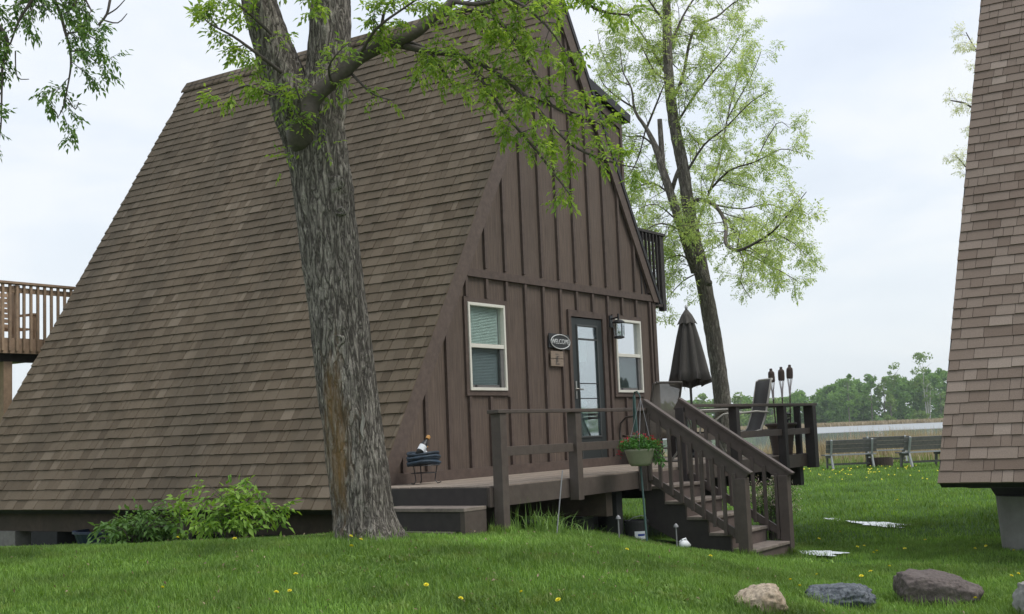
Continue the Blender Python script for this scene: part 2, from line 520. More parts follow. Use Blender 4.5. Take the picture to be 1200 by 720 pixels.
M['benchlight'] = simple('pale_bench_end', (0.33, 0.345, 0.35), 0.8, var=0.15, scale=12)
M['concrete'] = simple('grey_concrete', (0.27, 0.265, 0.25), 0.9, var=0.15, scale=6, bump=0.2, dirt=(0.16, 0.16, 0.145), dirt_scale=2, dirt_amt=0.5)
M['block'] = simple('concrete_block', (0.21, 0.20, 0.18), 0.9, var=0.2, scale=14, bump=0.3)
M['darkblock'] = simple('dark_block', (0.025, 0.025, 0.025), 0.8, var=0.2, scale=14)
M['bluetarp'] = simple('dark_blue_plastic', (0.012, 0.022, 0.05), 0.4, var=0.2, scale=8)
M['blue'] = simple('blue_black_cloth', (0.018, 0.035, 0.055), 0.6, var=0.6, scale=16, bump=0.6, tint=0.4)
M['gold'] = simple('gold_cap', (0.55, 0.28, 0.08), 0.4, var=0.1)
M['label'] = simple('white_paper', (0.72, 0.74, 0.76), 0.6, var=0.05)
M['bluelabel'] = simple('blue_print', (0.03, 0.06, 0.3), 0.6, var=0.05)
M['raised'] = simple('stained_cedar', (0.34, 0.235, 0.155), 0.7, var=0.25, scale=14, bump=0.25, tint=0.25)
M['signwood'] = simple('weathered_sign_wood', (0.24, 0.185, 0.14), 0.8, var=0.3, scale=24, grain=(0.5, 1, 5), bump=0.3)
M['rod'] = simple('grey_rod', (0.25, 0.25, 0.26), 0.5, var=0.1)
M['interior'] = simple('dim_room_panelling', (0.12, 0.10, 0.09), 0.8, var=0.1)
M['dandelion'] = simple('dandelion_yellow', (0.80, 0.70, 0.03), 0.7, var=0.15, scale=200)
M['seedhead'] = simple('dandelion_clock', (0.6, 0.6, 0.58), 0.9, var=0.1, scale=200)

# ------------------------------------------------------------------ lawn, lake, far shore
MX = np.array([-60, -12, -2.5, -1, .3, .85, 1.45, 2.2, 3.0, 4.0, 5.0, 80.])
MV = np.array([.93, .93, .96, 1.0, .93, .80, .54, .29, .085, .0, 0., 0.])
PY = np.array([-20, 0, 3, 6, 9, 10.5, 11.3, 12, 13, 14.5, 16, 20, 30, 45, 60.])
PV = np.array([0, 0, .10, .38, .61, .69, .715, .69, .61, .50, .38, .24, .1, 0, 0.])


def hsm(x, xs, vs, w):
    """piecewise curve, smoothed by averaging"""
    s = 0
    for k in (-1, -.5, 0, .5, 1):
        s = s + np.interp(x + k * w, xs, vs)
    return s / 5


def ground(x, y):
    x = np.asarray(x, float); y = np.asarray(y, float)
    h = hsm(x, MX, MV, .5) * hsm(y, PY, PV, .7)
    h = h + 0.018 * np.sin(x * 1.3 + 0.7 * y) * np.sin(y * 0.9 - 0.4 * x) + 0.008 * np.sin(x * 3.1 - y * 2.3)
    h = h + 0.03 * np.sin(y * .21 + 1) * np.clip((y - 18) / 10, 0, 1) + np.clip((y - 22) / 20, 0, 1) * 0.05
    sh = 43 + 1.2 * np.sin(x * .17) + .6 * np.sin(x * .61 + 1)
    h = h - np.clip((y - sh) / 5, 0, 1) ** 1.3 * 0.85 - np.clip((y - sh - 5) / 30, 0, 1) * 1.2
    far = np.clip((y - 372 - 5 * np.sin(x * .02)) / 14, 0, 1)
    h = h + far * 1.75 + np.clip((y - 400) / 120, 0, 1) * 3.0
    return h


def grid_axis(segs):
    a = []
    for s0, s1, st in segs:
        a += list(np.arange(s0, s1, st))
    return np.array(a + [segs[-1][1]])


gx = grid_axis([(-1200, -200, 50), (-200, -40, 8), (-40, -9, 1.2), (-9, 9, .15), (9, 40, 1.0), (40, 200, 8), (200, 1200, 50)])
gy = grid_axis([(-40, 3, 2.0), (3, 22, .15), (22, 60, .6), (60, 360, 15), (360, 430, 3), (430, 1500, 80)])
XX, YY = np.meshgrid(gx, gy)
ZZ = ground(XX, YY)
nx, ny = len(gx), len(gy)
vv = np.stack([XX.ravel(), YY.ravel(), ZZ.ravel()], 1)
ii = (np.arange(ny - 1)[:, None] * nx + np.arange(nx - 1)[None, :]).ravel()
ff = np.stack([ii, ii + 1, ii + nx + 1, ii + nx], 1)

m, n, p = mat_new('lawn_soil')
tc_ = nd(n, 'ShaderNodeTexCoord')
na = nd(n, 'ShaderNodeTexNoise'); na.inputs['Scale'].default_value = 1.1; na.inputs['Detail'].default_value = 6
nb = nd(n, 'ShaderNodeTexNoise'); nb.inputs['Scale'].default_value = 26; nb.inputs['Detail'].default_value = 6; nb.inputs['Roughness'].default_value = .75
n.links.new(tc_.outputs['Object'], na.inputs['Vector']); n.links.new(tc_.outputs['Object'], nb.inputs['Vector'])
ca = nd(n, 'ShaderNodeValToRGB')
ca.color_ramp.elements[0].position = .3; ca.color_ramp.elements[0].color = (.045, .10, .014, 1)
ca.color_ramp.elements[1].position = .7; ca.color_ramp.elements[1].color = (.10, .20, .028, 1)
n.links.new(nb.outputs[0], ca.inputs[0])
cb = nd(n, 'ShaderNodeMixRGB', blend_type='MULTIPLY'); cb.inputs['Fac'].default_value = .5
n.links.new(ca.outputs[0], cb.inputs['Color1']); n.links.new(na.outputs['Fac'], cb.inputs['Color2'])
n.links.new(cb.outputs[0], p.inputs['Base Color']); p.inputs['Roughness'].default_value = .95
p.inputs['Specular IOR Level'].default_value = .1
M['soilgreen'] = m
lawn = np_mesh('lawn', vv, ff, m, smooth=True)
setp(lawn, kind='structure')

# lake: calm near the shore, a wind-rippled sheet further out
LAKE_Z = -0.5
m, n, p = mat_new('lake_water')
geo = nd(n, 'ShaderNodeNewGeometry'); sx = nd(n, 'ShaderNodeSeparateXYZ'); n.links.new(geo.outputs['Position'], sx.inputs[0])
mp = nd(n, 'ShaderNodeMapping'); mp.inputs['Scale'].default_value = (.6, .12, 1)
n.links.new(geo.outputs['Position'], mp.inputs[0])
nz = nd(n, 'ShaderNodeTexNoise'); nz.inputs['Scale'].default_value = 1.4; nz.inputs['Detail'].default_value = 4
n.links.new(mp.outputs[0], nz.inputs['Vector'])
rr = nd(n, 'ShaderNodeMapRange'); rr.inputs['From Min'].default_value = 195; rr.inputs['From Max'].default_value = 215
rr.inputs['To Min'].default_value = .04; rr.inputs['To Max'].default_value = .52
n.links.new(sx.outputs['Y'], rr.inputs['Value']); n.links.new(rr.outputs[0], p.inputs['Roughness'])
p.inputs['Base Color'].default_value = (.035, .045, .035, 1); p.inputs['IOR'].default_value = 1.33
bp = nd(n, 'ShaderNodeBump'); bp.inputs['Strength'].default_value = .05; bp.inputs['Distance'].default_value = .02
n.links.new(nz.outputs[0], bp.inputs['Height']); n.links.new(bp.outputs[0], p.inputs['Normal'])
gm = nd(n, 'ShaderNodeBsdfGlossy'); gm.inputs['Color'].default_value = (.54, .555, .55, 1); gm.inputs['Roughness'].default_value = .55
n.links.new(bp.outputs[0], gm.inputs['Normal'])
rf = nd(n, 'ShaderNodeMapRange'); rf.inputs['From Min'].default_value = 195; rf.inputs['From Max'].default_value = 215
rf.inputs['To Min'].default_value = .15; rf.inputs['To Max'].default_value = .95
n.links.new(sx.outputs['Y'], rf.inputs['Value'])
ms = nd(n, 'ShaderNodeMixShader'); n.links.new(rf.outputs[0], ms.inputs[0]); n.links.new(p.outputs[0], ms.inputs[1]); n.links.new(gm.outputs[0], ms.inputs[2])
n.links.new(ms.outputs[0], n.nodes['Material Output'].inputs['Surface'])
lk = MB().add([(-700, 44, LAKE_Z), (700, 44, LAKE_Z), (700, 392, LAKE_Z), (-700, 392, LAKE_Z)], [(0, 1, 2, 3)]).build('lake', m)
setp(lk, kind='structure')

# rain puddles standing in the low grass
m, n, p = mat_new('puddle_water')
p.inputs['Base Color'].default_value = (.05, .05, .04, 1); p.inputs['Roughness'].default_value = .03; p.inputs['IOR'].default_value = 1.33
p.inputs['Metallic'].default_value = .0; p.inputs['Specular IOR Level'].default_value = 1.0; p.inputs['Coat Weight'].default_value = 1.0; p.inputs['Coat IOR'].default_value = 1.8
PUDDLES = [((925, 652), (991, 653), .34), ((1000, 616), (1064, 618), .62), ((970, 610), (985, 610), .35)]
pud_areas = []
for (a, b_, hw) in PUDDLES:
    def flat(px, py):
        d = at(px, py, 1.0) - EYE
        return EYE + d * ((0.0 - EYE.z) / d.z)
    A_, B_ = flat(*a), flat(*b_)
    c = (A_ + B_) / 2; ax = (B_ - A_) / 2; ln = ax.length
    poly = []
    for k in range(36):
        t = 2 * math.pi * k / 36
        r = .92 + .20 * math.sin(3 * t + ln) + .14 * math.sin(5 * t + 2) + .10 * math.sin(9 * t) + .06 * math.sin(14 * t + 1)
        q = c + ax * (math.cos(t) * r) + Vector((0, hw * math.sin(t) * r, 0))
        poly.append((q.x, q.y))
    zz = max(float(ground(x, y)) for x, y in poly) + .012
    pud_areas.append((c.x, c.y, ln, hw))
    o = MB().add([(x, y, zz) for x, y in poly], [tuple(range(36))]).build('puddle', m)
    setp(o, kind='structure')


# ------------------------------------------------------------------ A-frame roofs
RIDGE, SLOPE, EAVE = 6.70, 1.6, -0.24
EXPO = 0.148


def half(z):
    return (RIDGE - z) / SLOPE


UW = half(EAVE)
SL = math.hypot(UW, RIDGE - EAVE)
_sv = Vector((UW, 0, RIDGE - EAVE)).normalized()      # up the left slope (towards +u)
_sn = Vector((-_sv.z, 0, _sv.x))                      # outward normal of the left slope


def shingle_roof(roof, mat, v0, v1, origin_world, seed, nsingle=300, side=-1, wide=1.0):
    """rows of single shingles with their own butt edge; the nearest are separate parts, the rest one joined part"""
    r_ = random.Random(seed)
    tabs = []
    rows = int(SL / EXPO) + 1
    for i in range(rows):
        s0 = i * EXPO
        s1 = min(s0 + EXPO + .03, SL)
        if s1 - s0 < .04: continue
        t = v0 - r_.uniform(0, .2)
        while t < v1:
            w = r_.choice((.08, .10, .13, .15, .18, .22)) * wide
            a, b2 = max(t, v0), min(t + w, v1)
            t += w
            if b2 - a < .02: continue
            tabs.append((s0, s1, a, b2, r_.choice((.017, .020, .024)) + r_.uniform(-.002, .002), min(1, max(0, r_.gauss(.42, .17) + (.35 if r_.random() < .06 else 0))), r_.uniform(-.005, .004)))

    def pt(s, v, h):
        q = Vector((-UW, v, EAVE)) + _sv * s + _sn * h
        if side > 0: q.x = -q.x
        return q

    def geo(mb, tb):
        s0, s1, a, b2, th, ti, ds = tb
        s0 = s0 + ds if s0 > 0 else s0
        g_ = .0028
        vs = [pt(s0, a + g_, 0), pt(s0, b2 - g_, 0), pt(s1, b2 - g_, 0), pt(s1, a + g_, 0),
              pt(s0, a + g_, th), pt(s0, b2 - g_, th), pt(s1, b2 - g_, .004), pt(s1, a + g_, .004)]
        mb.add(vs, [(0, 1, 2, 3), (4, 7, 6, 5), (0, 4, 5, 1), (1, 5, 6, 2), (2, 6, 7, 3), (3, 7, 4, 0)], ti)
    def dist(tb):
        q = pt((tb[0] + tb[1]) / 2, (tb[2] + tb[3]) / 2, 0)
        wq = origin_world + G * q.x + B * q.y + Vector((0, 0, q.z))
        d = wq - EYE
        zz = d.dot(_fw)
        px, py = 600 + FPX * d.dot(_rt) / zz, 360 - FPX * d.dot(_up) / zz
        inside = -5 < px < 1205 and -5 < py < 725
        # largest in the photo first
        return (0 if inside else 1, d.length / max(.1, (tb[3] - tb[2])) ** .5)
    tabs.sort(key=dist)
    for tb in tabs[:nsingle]:
        mb = MB(); geo(mb, tb); mb.build('shingle', mat, roof)
    mb = MB()
    for tb in tabs[nsingle:]: geo(mb, tb)
    mb.build('shingles', mat, roof, kind='stuff')


def roof_panel(side, v0, v1, t=.09, zlow=EAVE):
    """solid slab under the shingles"""
    a = Vector((-half(zlow), 0, zlow)); b_ = Vector((0, 0, RIDGE))
    pts = [a, b_, b_ - _sn * t + Vector((0, 0, 0)), a - _sn * t]
    if side > 0: pts = [Vector((-q.x, 0, q.z)) for q in pts]
    return MB().prism([(q.x, v0, q.z) for q in pts], (0, v1 - v0, 0))


RL = 7.42   # ridge length
cabin = thing('a_frame_cabin', 'brown steep A-frame cabin with charcoal front door and two cream-framed windows', 'cabin', P0, AZ)
# left slope
roof = roof_panel(-1, -.02, RL).build('roof', M['darktrim'], cabin)
shingle_roof(roof, M['shingle'], -.065, RL + .02, P0, 3)
# right slope stops where the straight lake-side wall begins
rr_ = roof_panel(1, -.05, RL, zlow=2.42).build('roof', M['darktrim'], cabin)
mb = MB()
for i in range(34):
    z0 = 2.42 + i * .126
    if z0 > RIDGE: break
    z1 = min(z0 + .15, RIDGE)
    n_ = Vector((_sv.z, 0, _sv.x))
    a0 = Vector((half(z0), 0, z0)); a1 = Vector((half(z1), 0, z1))
    q = [a0, a0 + n_ * .02, a1 + n_ * .004, a1]
    mb.prism([(k.x, -.065, k.z) for k in q], (0, RL + .08, 0), random.random())
mb.build('shingles', M['shingle'], rr_, kind='stuff')
# ridge caps
for i in range(50):
    v = -.07 + i * .15
    if v > RL: break
    m_ = MB()
    for s_ in (-1, 1):
        a = Vector((0, 0, RIDGE + .045)); b_ = Vector((s_ * .13, 0, RIDGE - .13))
        q = [a, b_, b_ + Vector((0, 0, -.03)), a + Vector((0, 0, -.03))]
        q = [(k.x, v, k.z) for k in q]
        m_.prism(q, (0, .19, 0), random.random())
    m_.build('ridge_cap', M['shingle'], cabin)
# rake boards on the gable, both sides
for s_ in (-1, 1):
    for (off0, off1, v_, th, mt, nm) in ((-.004 if s_ < 0 else .0, .205, -.060, .038, 'fascia', 'rake_board'),):
        zb = EAVE + .03 if s_ < 0 else 2.40
        def rk(z, off): return (s_ * (half(z) - off * math.hypot(1, SLOPE) / SLOPE * 1.0 - .004), v_, z)
        m_ = MB().prism([rk(zb, off0), rk(RIDGE - .03, off0), rk(RIDGE - .03 - (off1 - off0) * 1.2, off1) if 0 else (0, v_, RIDGE - .04), (0, v_, RIDGE - .44), rk(zb, off1)], (0, th, 0))
        m_.build(nm, M[mt], cabin)
# shaded shingle edge on the right, its shade built as a dark strip
m_ = MB().prism([(half(2.42) + .02, -.075, 2.38), (.02, -.075, RIDGE + .03), (-.02, -.075, RIDGE - .03), (half(2.42) - .05, -.075, 2.38)], (0, .025, 0))
m_.build('shaded_roof_edge', M['darktrim'], cabin)

# ---- gable wall: boards and battens
wall = thing('gable_wall', None, None, (0, 0, 0)); wall.parent = cabin
OPEN = [(-2.40, -1.63, 1.03, 2.09), (0.0, .86, 0.0, 2.05), (1.225, 1.995, 1.02, 2.08)]


def roofline(u):
    return RIDGE - SLOPE * abs(u) - .10


def board_pieces(mb, u0, u1, z0, z1, v0, th, tint):
    """prism of the column u0..u1, z0..z1 cut by the roof line"""
    zt0, zt1 = min(z1, roofline(u0)), min(z1, roofline(u1))
    if max(zt0, zt1) <= z0 + .01: return
    pts = []
    us = [u0]
    for uc in (0.0, (RIDGE - .10 - z1) / SLOPE, -(RIDGE - .10 - z1) / SLOPE, (RIDGE - .10 - z0) / SLOPE, -(RIDGE - .10 - z0) / SLOPE):
        if u0 < uc < u1: us.append(uc)
    us = sorted(us + [u1])
    top = [(u, v0, max(z0, min(z1, roofline(u)))) for u in us]
    good = [k for k, q in enumerate(top) if q[2] > z0 + 1e-4]
    if not good: return
    ua = us[max(0, good[0] - 1)]; ub = us[min(len(us) - 1, good[-1] + 1)]
    poly = [(ua, v0, z0)] + [q for q in top if ua <= q[0] <= ub and q[2] > z0 + 1e-4] + [(ub, v0, z0)]
    if len(poly) >= 3: mb.prism(poly, (0, th, 0), tint)


BAT = [-3.70 + .432 * k for k in range(15)]
edges = [-4.14] + BAT + [2.5]
for (z0, z1) in ((.0, 2.455), (2.455, 4.97), (4.97, 6.6)):
    for a, b_ in zip(edges[:-1], edges[1:]):
        if b_ - a < .02: continue
        mb = MB(); ti = random.random()
        cuts = sorted({a, b_} | {c for o_ in OPEN for c in o_[:2] if a < c < b_})
        for c0, c1 in zip(cuts[:-1], cuts[1:]):
            zs = [(z0, z1)]
            for o_ in OPEN:
                if o_[0] <= c0 + 1e-6 and c1 - 1e-6 <= o_[1]:
                    nz_ = []
                    for (p0, p1) in zs:
                        if o_[3] <= p0 or o_[2] >= p1: nz_.append((p0, p1)); continue
                        if p0 < o_[2]: nz_.append((p0, o_[2]))
                        if o_[3] < p1: nz_.append((o_[3], p1))
                    zs = nz_
            if len(zs) > 1 and len(cuts) == 2:
                for (p0, p1) in zs[1:]:
                    m2_ = MB(); board_pieces(m2_, a + .002, b_ - .002, p0, p1, 0, .022, ti); m2_.build('board', M['siding'], wall)
                zs = zs[:1]
            for (p0, p1) in zs:
                board_pieces(mb, c0 + (.002 if c0 == a else 0), c1 - (.002 if c1 == b_ else 0), p0, p1, 0, .022, ti)
        if mb.v: mb.build('board', M['siding'], wall)
for u in BAT:
    for (z0, z1) in ((.12, 2.40), (2.53, 4.93), (5.06, 6.5)):
        zs = [(z0, z1)]
        for o_ in OPEN:
            if o_[0] - .11 < u < o_[1] + .11:
                nz_ = []
                for (p0, p1) in zs:
                    lo, hi = o_[2] - .075, o_[3] + .065
                    if hi <= p0 or lo >= p1: nz_.append((p0, p1)); continue
                    if p0 < lo: nz_.append((p0, lo))
                    if hi < p1: nz_.append((hi, p1))
                zs = nz_
        for (p0, p1) in zs:
            if p1 - p0 < .05: continue
            mb = MB(); board_pieces(mb, u - .025, u + .025, p0, p1, -.036, .034, random.random())
            if mb.v: mb.build('batten', M['trim'], wall)
# flat trims
def tr(u0, u1, z0, z1, v0=-.026, v1=-.001, name='trim_board', mat='trim', par=None):
    return MB().box(u0, u1, v0, v1, z0, z1, random.random()).build(name, M[mat], par or wall)
tr(-2.52, 2.5, 2.405, 2.50, -.044)
tr(-.96, .96, 4.935, 5.04, -.044)
tr(-4.0, 2.5, .0, .115, -.044)
tr(2.43, 2.53, .118, 2.40, -.034, .07, 'corner_board')
# lake-side wall, rear gable and floor close the cabin
MB().box(2.475, 2.50, .025, RL - .12, -.15, 2.42).build('wall', M['siding'], cabin)
MB().prism([(-4.2, RL - .12, -.1), (2.46, RL - .12, -.1), (2.46, RL - .12, 2.4), (0, RL - .12, RIDGE - .2)], (0, .05, 0)).build('wall', M['siding'], cabin)
MB().box(-4.02, 2.46, .03, RL - .13, -.16, -.05).build('floor', M['beam'], cabin)
MB().box(-2.6, 2.4, 2.3, 2.35, -.04, 2.35).build('partition', M['interior'], cabin)


# ---- windows
def window(u0, u1, z0, z1, kind_):
    o = MB()
    fw_ = .035
    o.box(u0, u0 + fw_, -.045, .05, z0, z1); o.box(u1 - fw_, u1, -.045, .05, z0, z1)
    o.box(u0 + fw_, u1 - fw_, -.044, .05, z0, z0 + fw_); o.box(u0 + fw_, u1 - fw_, -.044, .05, z1 - fw_, z1)
    f = o.build('window', M['white'], cabin, bevel=.003)
    zm_ = (z0 + z1) / 2 + .01
    MB().box(u0 + fw_, u1 - fw_, -.034, .03, zm_ - .024, zm_ + .024).build('meeting_rail', M['white'], f, bevel=.003)
    s = MB()
    s.box(u0 + fw_, u0 + fw_ + .025, -.02, .02, z0 + fw_ + .03, zm_ - .024); s.box(u1 - fw_ - .07, u1 - fw_, -.02, .02, z0 + fw_ + .03, zm_ - .024)
    s.box(u0 + fw_, u1 - fw_, -.021, .02, z0 + fw_, z0 + fw_ + .03)
    s.build('sash', M['bench'], f)
    MB().box(u0 + fw_, u1 - fw_, .012, .016, zm_ + .024, z1 - fw_).build('pane', M['glass' if kind_ == 0 else 'glassm'], f)
    MB().box(u0 + fw_ + .025, u1 - fw_ - .07, -.004, 0, z0 + fw_ + .03, zm_ - .024).build('pane', M['glass'], f)
    for k in range(2):
        w_ = .03
        uu = u0 + .12 + k * (u1 - u0 - .27)
        MB().box(uu, uu + w_, -.03, -.021, z0 + fw_ + .008, z0 + fw_ + .028).build('latch', M['black'], f)
    # blind slats
    lay = (((z0 + fw_, zm_ - .02), 'blinddark', .045), ((zm_ - .02, z1 - fw_), 'blind' if kind_ == 0 else 'whiteblind', .045))
    for (a, b2), mt, vv_ in lay:
        if kind_ == 1 and mt == 'blinddark': mt = 'screen'
        if mt == 'screen': MB().box(u0 + fw_, u1 - fw_, .03, .034, a, b2).build('insect_screen', M['screen'], f); continue
        vv_ = .034
        k = a + .012
        while k < b2 - .004:
            MB().bar((u0 + fw_ + .004, vv_, k), (u1 - fw_ - .05, vv_, k), .022, .0025, up=(0, -1.1, 1)).build('slat', M[mt], f)
            k += .0185
    MB().box(u0 + fw_, u1 - fw_, .055, .06, z0 + fw_ if kind_ == 0 else zm_, z1 - fw_).build('curtain', M['blinddark' if kind_ == 0 else 'whiteblind'], f)
    # brown casing round the frame
    c = MB()
    c.box(u0 - .062, u0 - .002, -.03, -.002, z0 - .062, z1 + .062); c.box(u1 + .002, u1 + .062, -.03, -.002, z0 - .062, z1 + .062)
    c.box(u0 - .002, u1 + .002, -.029, -.002, z1 + .002, z1 + .06); c.box(u0 - .002, u1 + .002, -.029, -.002, z0 - .06, z0 - .002)
    c.build('casing', M['trim'], f)


window(-2.405, -1.62, 1.03, 2.09, 0)
window(1.225, 1.995, 1.02, 2.08, 1)

# ---- door
dr = MB()
dr.box(.012, .155, -.012, .03, .02, 2.04); dr.box(.715, .855, -.012, .03, .02, 2.04)
dr.box(.155, .715, -.011, .03, 1.93, 2.04); dr.box(.155, .715, -.011, .03, .02, .40)
door = dr.build('door', M['doorpaint'], cabin, bevel=.003)
mo = MB()
for (a, b_, c, d) in ((.150, .175, .40, 1.95), (.695, .720, .40, 1.95), (.175, .695, 1.925, 1.95), (.175, .695, .40, .425)):
    mo.box(a, b_, -.024, -.004, c, d)
mo.build('moulding', M['doorlight'], door, bevel=.004)
for (a, b_, c, d) in ((.175, .695, 1.74, 1.762), (.20, .695, .93, .942), (.20, .695, 1.135, 1.147)):
    MB().box(a, b_, -.018, -.002, c, d).build('glazing_bar', M['doorlight' if c > 1.5 else 'black'], door)
MB().box(.175, .695, .0, .004, .425, 1.925).build('pane', M['glassdoor'], door)
MB().box(.20, .56, .10, .11, .06, .92).build('inner_panel', M['label'], door)
MB().box(.20, .62, .12, .13, 1.45, 1.74).build('inner_blind', M['whiteblind'], door)
pb = MB()
for (a, b_, c, d) in ((.17, .70, .30, .32), (.17, .70, .10, .12), (.17, .19, .12, .30), (.68, .70, .12, .30)):
    pb.box(a, b_, -.018, -.009, c, d)
pb.build('raised_panel', M['doorlight'], door)
hd = MB()
hd.box(.052, .085, -.026, -.012, .93, 1.17).tube([(.068, -.02, 1.06), (.068, -.06, 1.06), (.10, -.065, 1.06), (.185, -.062, 1.055)], .011, 8)
hd.build('handle', M['steel'], door)
ct = MB()
ct.box(-.07, -.002, -.033, -.002, .118, 2.14); ct.box(.862, .965, -.033, -.002, .118, 2.14); ct.box(-.002, .862, -.032, -.002, 2.052, 2.138)
ct.build('casing', M['trim'], cabin)
MB().box(0, .86, -.04, .03, 0.001, .02).build('threshold', M['rod'], cabin)

# ---- dormer on the lake side slope
dm = MB()
dm.prism([(half(5.50) - .05, .06, 5.46), (1.84, .06, 5.14), (1.84, .06, roofline(1.84) + .02), ], (0, 3.2, 0))
dorm = dm.build('dormer', M['siding'], cabin)
MB().box(1.80, 1.86, .035, .058, 3.78, 5.12).build('corner_board', M['trim'], dorm)
rd = MB()
rd.prism([(half(5.60) - .1, -.03, 5.62), (2.04, -.03, 5.23), (2.02, -.03, 5.11), (half(5.60) - .1, -.03, 5.50)], (0, 3.4, 0))
rd.build('dormer_roof', M['darktrim'], dorm)
MB().prism([(.78, .036, 5.42), (1.83, .036, 5.10), (1.83, .036, 4.98), (.86, .036, 5.28)], (0, .022, 0)).build('trim_board', M['trim'], dorm)

# ---- small balcony on the lake side
bal = MB().box(2.45, 2.99, .02, 3.6, 2.36, 2.46).build('balcony', M['deckpaint'], cabin)
for (u_, v_) in ((2.94, .05), (2.94, 3.5), (2.94, 1.8)):
    MB().box(u_ - .045, u_ + .045, v_ - .045, v_ + .045, 2.30, 3.47).build('post', M['deckdark'], bal)
MB().box(2.02, 3.02, -.02, .10, 3.475, 3.515).build('top_rail', M['deckdark'], bal)
MB().box(2.90, 3.02, .102, 3.58, 3.475, 3.515).build('top_rail', M['deckdark'], bal)
MB().box(2.1, 2.88, .03, .065, 3.37, 3.46).build('rail', M['deckdark'], bal)
k = 2.16
while k < 2.88:
    MB().box(k - .014, k + .014, -.012, .026, 2.40, 3.47).build('baluster', M['deckdark'], bal); k += .115
k = .2
while k < 3.5:
    MB().box(2.99, 3.02, k - .015, k + .015, 2.40, 3.47).build('baluster', M['deckdark'], bal); k += .42

# ---- foundation under the left eave
MB().box(-4.10, -4.02, .1, RL + .3, -.53, -.26).build('eave_beam', M['beam'], cabin)
MB().box(-3.9, -3.80, .1, RL + .1, -.50, -.2).build('floor_beam', M['darkblock'], cabin)
for v_, mt, w_ in ((6.55, 'block', .42), (5.72, 'darkblock', .55), (3.1, 'darkblock', .42), (.9, 'block', .42)):
    MB().box(-4.12, -3.75, v_ - w_ / 2, v_ + w_ / 2, -.80, -.532).build('foundation_block', M[mt], cabin, bevel=.01)
for v_ in (1.2, 4.2, 7.0):
    MB().box(-.2, .2, v_ - .2, v_ + .2, -1.4, -.17).build('foundation_block', M['darkblock'], cabin)
    MB().box(2.1, 2.5, v_ - .2, v_ + .2, -1.4, -.17).build('foundation_block', M['darkblock'], cabin)
MB().box(2.2, 2.32, .1, RL, -.5, -.165).build('floor_beam', M['beam'], cabin)

# ------------------------------------------------------------------ second cabin, right edge
Q2 = Vector((4.632, 13.796, .85))
O2 = Q2 + G * UW - B * RL; O2.z = .85 - EAVE
cab2 = thing('a_frame_cabin', 'paler shingled A-frame cabin cut off by the right edge of the photo', 'cabin', O2, AZ)
roof2 = roof_panel(-1, 0, RL).build('roof', M['darktrim'], cab2)
shingle_roof(roof2, M['shingle2'], -.02, RL + .02, O2, 9, wide=1.45)
r2b = roof_panel(1, 0, RL).build('roof', M['darktrim'], cab2)
mb = MB()
for i in range(56):
    z0 = EAVE + i * .126
    if z0 > RIDGE: break
    z1 = min(z0 + .15, RIDGE)
    n_ = Vector((_sv.z, 0, _sv.x))
    a0 = Vector((half(z0), 0, z0)); a1 = Vector((half(z1), 0, z1))
    mb.prism([(k.x, 0, k.z) for k in (a0, a0 + n_ * .02, a1 + n_ * .004, a1)], (0, RL, 0), random.random())
mb.build('shingles', M['shingle2'], r2b, kind='stuff')
for s_ in (-1, 1):
    for v_ in (-.02, RL - .004):
        MB().prism([(s_ * half(EAVE), v_, EAVE), (0, v_, RIDGE), (0, v_, RIDGE - .28), (s_ * (half(EAVE) - .18), v_, EAVE)], (0, .022, 0)).build('rake_board', M['darktrim'], cab2)
for v_ in (.1, RL - .15):
    MB().prism([(-4.1, v_, -.15), (4.1, v_, -.15), (0, v_, RIDGE - .2)], (0, .05, 0)).build('wall', M['siding'], cab2)
MB().box(-4.0, 4.0, .1, RL - .1, -.30, -.16).build('floor', M['darktrim'], cab2)
MB().prism([(-4.22, RL - .05, -.262), (-4.22, .05, -.262), (-4.22, .05, -.30), (-4.22, RL - .30, -.30)], (.25, 0, 0)).build('eave_board', M['darktrim'], cab2)
MB().prism([(-3.1, RL - .22, -.305), (-3.1, .1, -.305), (-3.1, .1, -.45), (-3.1, RL - .30, -.45)], (.3, 0, 0)).build('floor_beam', M['darktrim'], cab2)
for v_ in (6.80, 3.6, .6):
    MB().lathe([(.31, -1.25), (.345, -.455)], 28, (-2.94, v_, 0)).build('concrete_pier', M['concrete'], cab2, smooth=False)
for v_ in (6.35, .6):
    MB().lathe([(.31, -1.25), (.345, -.30)], 20, (3.6, v_, 0)).build('concrete_pier', M['concrete'], cab2)

# ------------------------------------------------------------------ deck with stairs
deck = thing('wooden_deck', 'brown wooden deck with railing and stairs along the cabin front', 'deck', P0, AZ)
VF, UL, UR, VB = -1.66, -4.45, 4.24, 3.4
nb_ = 12; bw = (0 - VF) / nb_
for k in range(nb_):
    v0 = VF + k * bw
    MB().box(UL + random.uniform(-.004, .004), UR, v0 + .003, v0 + bw - .003 if k < nb_ - 1 else -.04, -.032, random.uniform(-.002, .001), random.random()).build('floor_board', M['floorwood'], deck)
k = 0.0
while k < VB:
    MB().box(2.56, UR, k + .003, k + bw - .003, -.032, random.uniform(-.002, .001), random.random()).build('floor_board', M['floorwood'], deck); k += bw
df = 'deckpaint'
MB().box(UL - .02, -1.30, VF - .034, VF - .002, -.20, -.012).build('fascia', M[df], deck)
MB().box(-1.30, -.20, VF - .03, VF - .002, -.178, -.034).build('fascia', M['riser'], deck)
MB().box(-.20, UR + .02, VF - .034, VF - .002, -.185, .01).build('fascia', M[df], deck)
MB().box(UL - .035, UL - .003, VF - .002, -.03, -.185, -.012).build('fascia', M['deckdark'], deck)
MB().box(UR + .002, UR + .035, VF - .001, VB, -.185, .01).build('fascia', M[df], deck)
